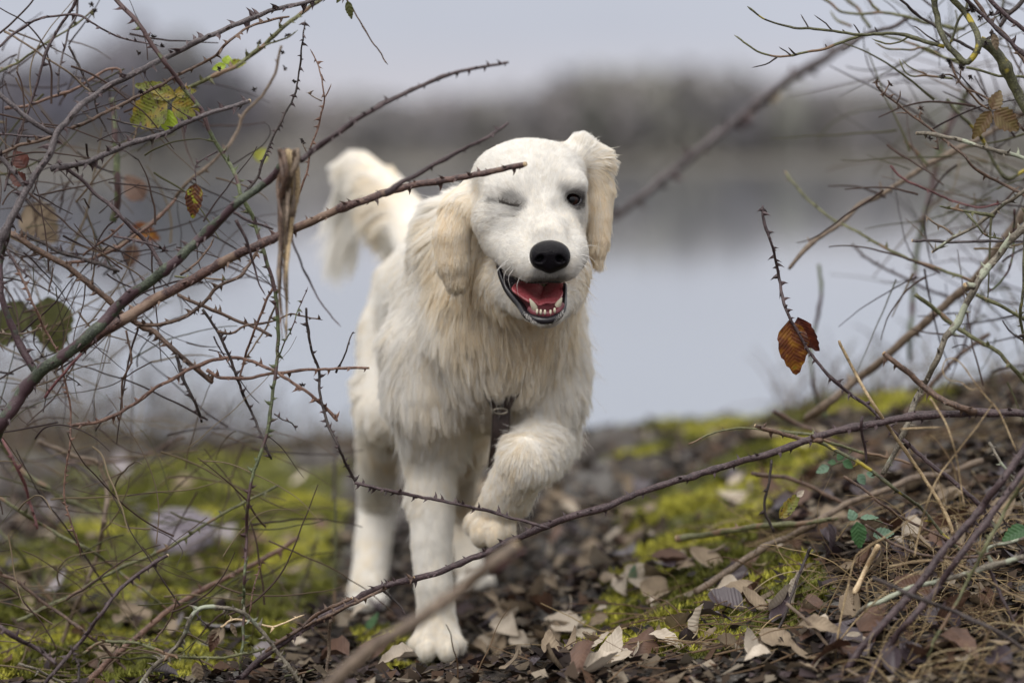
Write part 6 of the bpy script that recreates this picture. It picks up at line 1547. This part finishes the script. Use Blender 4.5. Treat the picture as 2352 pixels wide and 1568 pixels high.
# flat violet stone on the moss, left
V, F = [], []
p = on_ground(415, 1245)
k = 14
for ring, (rr, zz) in enumerate(((1.0, -.012), (1.02, .010), (.93, .024), (.0, .028))):
    for i in range(k):
        a = 2 * math.pi * i / k
        j = 1 + .08 * math.sin(3 * a + 1) + .05 * math.sin(7 * a)
        V.append((rr * j * .058 * (abs(math.cos(a)) ** .6) * np.sign(math.cos(a)), rr * j * .09 * (abs(math.sin(a)) ** .7) * np.sign(math.sin(a)), zz + .004 * math.sin(5 * a)))
for ring in range(3):
    for i in range(k): F.append((ring * k + i, ring * k + (i + 1) % k, (ring + 1) * k + (i + 1) % k, (ring + 1) * k + i))
m = NT("violet_stone"); m.col(m.ramp(m.noise(60, 4, m.geo()), [(.35, (.085, .07, .085)), (.65, (.15, .13, .155))])); m.rough(.6); m.bump(m.noise(200, 3, m.geo()), .5, .003)
o = link("flat_stone", new_mesh("flat_stone", V, F, False), m.m, None, p + (0, 0, .004)); o.rotation_euler = (.25, 0, .1)
tag(o, "flat violet grey stone lying on the left moss", "stone")

# many more fallen leaves, one object each
zones = [  # count, px range, py range, materials, group, label base
 (100, (1060, 1620), (1130, 1566), ('tan', 'rust', 'plum', 'tan', 'pale', 'tan', 'pale'), "leaf litter along the path"),
 (115, (1650, 2350), (1000, 1566), ('tan', 'rust', 'plum', 'rust', 'tan', 'plum', 'pale'), "leaf litter on the right bank"),
 (50, (0, 900), (1100, 1566), ('tan', 'plum', 'tan', 'grey', 'rust'), "leaves scattered on the left moss")]
names = {'tan': "dull tan", 'rust': "rust brown", 'plum': "dark plum", 'pale': "pale cream", 'grey': "silver grey"}
where = {"leaf litter along the path": "curled fallen leaf among the litter of the path", "leaf litter on the right bank": "curled fallen leaf in the litter of the right bank", "leaves scattered on the left moss": "fallen leaf lying on the moss left of the dog"}
FORM = ("folded", "arched", "cupped", "twisted", "dished", "curled", "flat", "creased", "wavy")
MARKS = [(1850, 1382, "tent shaped pale leaf"), (1812, 1418, "creamy fanned leaf"), (1628, 1470, "upright narrow pale leaf"), (1742, 1508, "round ribbed pale leaf"), (1930, 1290, "large glossy plum leaf"), (1738, 1138, "small leaf under the low purple cane"),
    (2185, 1170, "pale cupped leaf in the dry grass"), (1278, 1284, "square pale leaf on the path"), (1385, 1318, "bright crosswise leaf"), (1330, 1422, "grey cream leaf mid path"), (1190, 1488, "wavy pale leaf by the fore paw"), (1265, 1445, "long russet leaf"), (1408, 1530, "large bright cream leaf"),
    (1140, 1420, "dim tan leaf between the paws"), (1452, 1215, "pale heap beside the moss"), (1003, 1500, "standing fore paw"), (842, 1390, "near hind paw"), (1085, 1345, "far hind paw"), (1970, 1200, "green leaf sprig"), (1925, 1070, "blurred green sprig"), (2100, 1400, "dry grass tuft"), (2250, 1100, "upper long purple cane"),
    (1940, 1010, "straw yellow stalk"), (1700, 1200, "level olive stick"), (1600, 1350, "long brown stick"), (2050, 1540, "lower long purple cane"), (415, 1245, "flat violet stone"), (272, 1100, "blurred silvery leaf"), (55, 1210, "dull leaf by the left edge"), (240, 1290, "curled tan leaf in the left moss"), (135, 1365, "grey leaf among the canes"), (420, 1470, "pale grey leaf under the arched cane"),
    (500, 1490, "foot of the hanging cane"), (690, 1330, "pinkish tan leaf"), (690, 1505, "crumpled pale leaf"), (560, 1400, "green hanging cane"), (150, 1450, "dark thorny stub"), (2300, 1240, "ribbed green leaves"), (2230, 1000, "foot of the lichened cane"), (1500, 1120, "middle of the low purple cane"), (1300, 1180, "raised paw"), (1800, 1160, "half red leaf")]
used_labels = set()
for cnt, xr, yr, mats, grp in zones:
    for i in range(cnt):
        px, py = r3.uniform(*xr), yr[0] + (yr[1] - yr[0]) * r3.uniform(0, 1) ** .8
        p = on_ground(px, py)
        if p[1] > 6.8: continue
        n = ground_n(p[0], p[1])
        mt = mats[r3.integers(len(mats))]
        n = n + r3.normal(0, .25, 3); n /= np.linalg.norm(n)
        sh = int(r3.integers(9)); sc = r3.uniform(.6, 1.35); asp = r3.uniform(.6, 1.1)
        d = [((px - a) ** 2 + (py - b) ** 2, a, b, t_) for a, b, t_ in MARKS]
        d.sort()
        for _, a, b, t_ in d[:6]:
            side = ("left of" if px < a else "right of") if abs(px - a) > abs(py - b) else ("behind" if py < b else "in front of")
            lab = f"{'small' if sc < .85 else 'large'} {names[mt]} {FORM[sh]} leaf {side} the {t_}"
            if lab not in used_labels: break
        used_labels.add(lab)
        put_leaf(p, n, r3.uniform(0, 6.3), sc, sh, mt, lab, grp, r3.uniform(-.3, .5), aspect=asp)

# moss: small stars of leaves over the mossy ground
def scatter(n, seed, xr=(-1.5, 1.4), yr=(3.0, 7.4)):
    g = np.random.default_rng(seed)
    # denser near the lens
    y = yr[0] + (yr[1] - yr[0]) * g.uniform(0, 1, n) ** 1.35
    x = g.uniform(-1, 1, n) * (y * .205) + 0
    return x, y, g
x, y, g = scatter(230000, 41)
mo = moss_amount(x, y)
k = g.random(len(x)) < mo
x, y = x[k], y[k]
z = ground_z(x, y)
n = len(x)
ang = g.uniform(0, 6.3, (n, 3)); 
h = g.uniform(.003, .0075, n) * (1 + .8 * (fbm(x * 9, y * 9) > .5))
tri = np.zeros((n, 3, 3, 3))
for b in range(3):
    dirx, diry = np.cos(ang[:, b]), np.sin(ang[:, b])
    w = h * .35
    c = np.stack([x, y, z - .002], 1)
    side = np.stack([-diry, dirx, np.zeros(n)], 1) * w[:, None]
    out = np.stack([dirx * h * .9, diry * h * .9, h * g.uniform(.7, 1.5, n)], 1)
    tri[:, b, 0] = c - side; tri[:, b, 1] = c + side; tri[:, b, 2] = c + out
col = np.where((fbm(x * 5, y * 5, None, 3) > .52)[:, None], np.array((.42, .40, .065)), np.array((.14, .145, .028))) * g.uniform(.5, 1.25, (n, 1)) * (0.55 + .9 * fbm(x * 14, y * 14, None, 2))[:, None]
me = new_mesh("moss", tri.reshape(-1, 3), np.arange(n * 9).reshape(-1, 3), False)
point_colour(me, "tint", np.repeat(col, 9, 0))
def tint_mat(name, rough=.8, trans=.25):
    m = NT(name); at = m.n("ShaderNodeAttribute", attribute_name="tint"); m.col(at.outputs["Color"]); m.rough(rough)
    m.b.inputs["Specular IOR Level"].default_value = .2
    tr = m.n("ShaderNodeBsdfTranslucent"); m.l(at.outputs["Color"], tr.inputs[0])
    mx = m.n("ShaderNodeMixShader", Fac=trans); m.l(m.b.outputs[0], mx.inputs[1]); m.l(tr.outputs[0], mx.inputs[2])
    m.l(mx.outputs[0], m.t.nodes["Material Output"].inputs[0]); return m.m
TM = tint_mat("moss_tips")
o = link("moss", me, TM); tag(o, "yellow green moss growing over the bank and the ground left of the dog", "moss", kind="stuff")
# crumbled leaf litter
x, y, g = scatter(46000, 43)
keep = (g.random(len(x)) < np.clip(1.05 - moss_amount(x, y) * .9, .06, 1) * np.where((y > 5.3) & (x < .3), .3, 1)) & (y < edge_y(x) + .3)
x, y = x[keep], y[keep]; n = len(x); z = ground_z(x, y) + g.uniform(0, .008, n)
a = g.uniform(0, 6.3, n); s = g.uniform(.004, .017, n); tl = g.normal(0, .32, (n, 2))
q = np.zeros((n, 4, 3))
for b, (u, v) in enumerate(((-1, -.6), (.8, -.9), (1.1, .7), (-.7, 1))):
    u = u * g.uniform(.6, 1.2, n); v = v * g.uniform(.5, 1.2, n) * .7
    lx, ly = u * np.cos(a) - v * np.sin(a), u * np.sin(a) + v * np.cos(a)
    q[:, b] = np.stack([x + lx * s, y + ly * s, z + (lx * tl[:, 0] + ly * tl[:, 1]) * s + g.normal(0, .2, n) * s + .002], 1)
pal = .60 * np.array([(.085, .058, .040), (.20, .155, .11), (.045, .032, .028), (.36, .30, .23), (.085, .062, .065), (.12, .070, .045), (.028, .022, .018)])
col = pal[g.choice(7, n, p=[.22, .15, .2, .07, .14, .1, .12])] * g.uniform(.7, 1.2, (n, 1))
me = new_mesh("leaf_crumbs", q.reshape(-1, 3), np.arange(n * 4).reshape(-1, 4), False)
point_colour(me, "tint", np.repeat(col, 4, 0))
o = link("leaf_crumbs", me, tint_mat("crumbs", .8, .1)); tag(o, "crumbled brown leaf litter and bits of bark on the soil", "leaf litter", kind="stuff")

# thin dry stalks, grass and fine twigs as curves
def strands(name, roots, dirs, L, rad, cols, droop, label, cat, seed, K=9, curl=.5, mat=None):
    g = np.random.default_rng(seed)
    n = len(roots)
    pts = np.zeros((n, K, 3)); pts[:, 0] = roots
    d = dirs / np.linalg.norm(dirs, axis=1, keepdims=True)
    bend = g.normal(0, curl, (n, 3))
    for j in range(1, K):
        d = d + bend * (.16) + g.normal(0, curl * .22, (n, 3)); d[:, 2] -= droop[:, None][:, 0] / K
        d /= np.linalg.norm(d, axis=1, keepdims=True)
        pts[:, j] = pts[:, j - 1] + d * (L / (K - 1))[:, None]
    gz = ground_z(pts[..., 0], pts[..., 1], False)
    pts[..., 2] = np.maximum(pts[..., 2], gz + .004)
    r = rad[:, None] * np.linspace(1, .45, K)[None]
    hc = make_hair(name, pts, r, cols, None, np.zeros(3), mat)
    tag(hc, label, cat, kind="stuff")
TW = tint_mat("dry_stems", .6, .05)
def region(n, g, ctrl, sx, sy):
    """random ground points round picture points"""
    c = np.array([on_ground(*q)[:2] for q in ctrl])
    i = g.integers(len(c), size=n)
    X = c[i, 0] + g.normal(0, sx, n); Y = c[i, 1] + g.normal(0, sy, n)
    return X, Y
g = np.random.default_rng(8)
# dry grass lower right
n = 620
X, Y = region(n, g, [(2180, 1300), (2250, 1400), (2100, 1400), (2300, 1250), (2150, 1500), (2300, 1500), (2050, 1330), (2200, 1200)], .06, .06)
D = np.stack([g.normal(-.1, .6, n), g.normal(-.45, .35, n), g.uniform(.1, .9, n)], 1)
pal = np.array([(.42, .31, .16), (.30, .22, .12), (.20, .13, .075), (.50, .40, .24), (.14, .085, .05)])
strands("dry_grass", np.stack([X, Y, ground_z(X, Y)], 1), D, g.uniform(.05, .19, n), g.uniform(.0004, .0009, n), pal[g.choice(5, n, p=[.25, .25, .2, .1, .2])] * .75, g.uniform(.8, 3.0, n), "tangle of dry straw coloured grass at the lower right", "grass", 9, mat=TW)
n = 500
X, Y = region(n, g, [(1700, 1400), (1900, 1350), (1850, 1200), (2000, 1100), (2200, 1050), (1650, 1250), (1500, 1500), (2300, 980)], .12, .15)
D = np.stack([g.normal(0, .8, n), g.normal(-.2, .6, n), g.uniform(.0, .45, n)], 1)
strands("dry_runners", np.stack([X, Y, ground_z(X, Y)], 1), D, g.uniform(.04, .16, n), g.uniform(.0006, .0014, n), pal[g.choice(5, n, p=[.06, .16, .33, .05, .4])] * .7, g.uniform(.6, 1.6, n), "brown runners and dry stems lying over the right bank", "dry stems", 10, curl=.35, mat=TW)
# fine twigs in the left tangle and at its foot
n = 260
px, py = g.uniform(-150, 620, n), g.uniform(960, 1560, n)
Dd = g.uniform(3.75, 4.6, n)
R0 = np.array([P(a, b, c) for a, b, c in zip(px, py, Dd)]); R0[:, 2] = np.maximum(R0[:, 2], ground_z(R0[:, 0], R0[:, 1]) + .01)
D = np.stack([g.normal(.3, .8, n), g.normal(0, .3, n), g.normal(.0, .5, n)], 1)
pal2 = .62 * np.array([(.075, .045, .036), (.09, .085, .040), (.15, .105, .07), (.045, .028, .028), (.22, .165, .10)])
strands("low_tangle", R0, D, g.uniform(.06, .26, n), g.uniform(.0006, .0016, n), pal2[g.choice(5, n)], g.uniform(-.2, .6, n), "low tangle of fine dead stems in the lower left", "dead stems", 11, K=12, curl=.35, mat=TW)
n = 560
px, py = g.uniform(-60, 560, n) , g.uniform(60, 960, n)
k = g.random(n) < np.clip(1.15 - px / 620 - np.abs(py - 520) / 900, .0, 1)
px, py = px[k], py[k]; n = len(px)
Dd = g.uniform(3.8, 4.25, n)
R0 = np.array([P(a, b, c) for a, b, c in zip(px, py, Dd)])
D = np.stack([g.normal(.35, .8, n), g.normal(0, .3, n), g.normal(.0, .7, n)], 1)
strands("fine_twigs", R0, D, g.uniform(.05, .19, n), g.uniform(.0007, .0017, n), pal2[g.choice(5, n, p=[.35, .1, .15, .3, .1])], g.uniform(-.1, .5, n), "fine dead side twigs filling the bramble tangle on the left", "twigs", 12, K=12, curl=.3, mat=TW)
# right thicket
n = 270
px, py = g.uniform(2020, 2450, n), g.uniform(-40, 900, n)
k = g.random(n) < np.clip((px - 1960) / 380, 0, 1)
px, py = px[k], py[k]; n = len(px)
Dd = g.uniform(3.95, 4.8, n)
R0 = np.array([P(a, b, c) for a, b, c in zip(px, py, Dd)])
D = np.stack([g.normal(-.4, .7, n), g.normal(0, .3, n), g.normal(.1, .6, n)], 1)
strands("thicket_twigs", R0, D, g.uniform(.06, .22, n), g.uniform(.0008, .0019, n), pal2[g.choice(5, n, p=[.3, .3, .1, .25, .05])], g.uniform(-.1, .4, n), "fine twigs of the shrub and brambles on the right", "twigs", 13, K=12, curl=.22, mat=TW)
# weeds along the brow of the bank, against the water
n = 900
X = np.concatenate([g.uniform(-1.6, -.32, 650), g.uniform(.55, 1.4, 250)])
Y = edge_y(X) + g.normal(-.35, .28, n)
D = np.stack([g.normal(.15, .35, n), g.normal(0, .3, n), g.uniform(.5, 1, n)], 1)
tall = np.where(X < 0, np.clip((-X - .25) / .8, .08, 1), .45)
strands("bank_weeds", np.stack([X, Y, ground_z(X, Y)], 1), D, tall * g.uniform(.12, .50, n), g.uniform(.0010, .0022, n), pal2[g.choice(5, n, p=[.25, .25, .25, .1, .15])] * 1.3, g.uniform(.2, 1.5, n), "dead weeds standing along the brow of the bank before the water", "weeds", 14, K=10, curl=.22, mat=TW)
# individual straws on the right that one can follow
for lab, pts, r in (("long straw bent into an angle, rising over the dry grass", [(1520, 870), (1550, 720), (1590, 580), (1650, 430), (1740, 310), (1850, 170), (1955, 20)], 1.9),
    ("straw falling steeply at the right edge from the bent one's top", [(1955, 20), (2000, 80), (2040, 170), (2090, 290)], 2.0),
    ("orange brown straw hanging left of the bent pale one", [(1610, -10), (1700, 140), (1750, 300), (1780, 480), (1800, 600)], 2.2),
    ("pale straw standing upright before the round ribbed leaf", [(1075, 1520), (1090, 1350), (1120, 1180), (1160, 1000), (1190, 880), (1235, 830), (1400, 730), (1540, 632)], 2.4),
    ("pale straw slanting up right beside the upright one", [(1060, 1380), (1200, 1220), (1320, 1100), (1440, 1000), (1560, 940)], 2.2),
    ("thin straw loop curled in the air above the litter", [(1955, 20), (1870, -80), (1800, -180), (1740, -230), (1690, -215), (1680, -150), (1720, -110), (1780, -100), (1830, -60), (1890, -70)], 1.8),
    ("wavy pale straw hanging between the peeled stick and the canes", [(1290, 980), (1255, 1020), (1265, 1100), (1240, 1160), (1290, 1180), (1330, 1190), (1380, 1170)], 1.6),
    ("level pale straw lying over the dry grass", [(1380, 920), (1520, 895), (1700, 890), (1850, 950), (2000, 1040), (2140, 1110)], 1.8),
    ("short level straw under the lichened cane", [(1450, 158), (1560, 153), (1676, 148)], 2.2)):
    S('', 'T', pts, 3.56, r, r * .6, 'straw', 0, lab, name="straw", cat="straw", wig=.4)
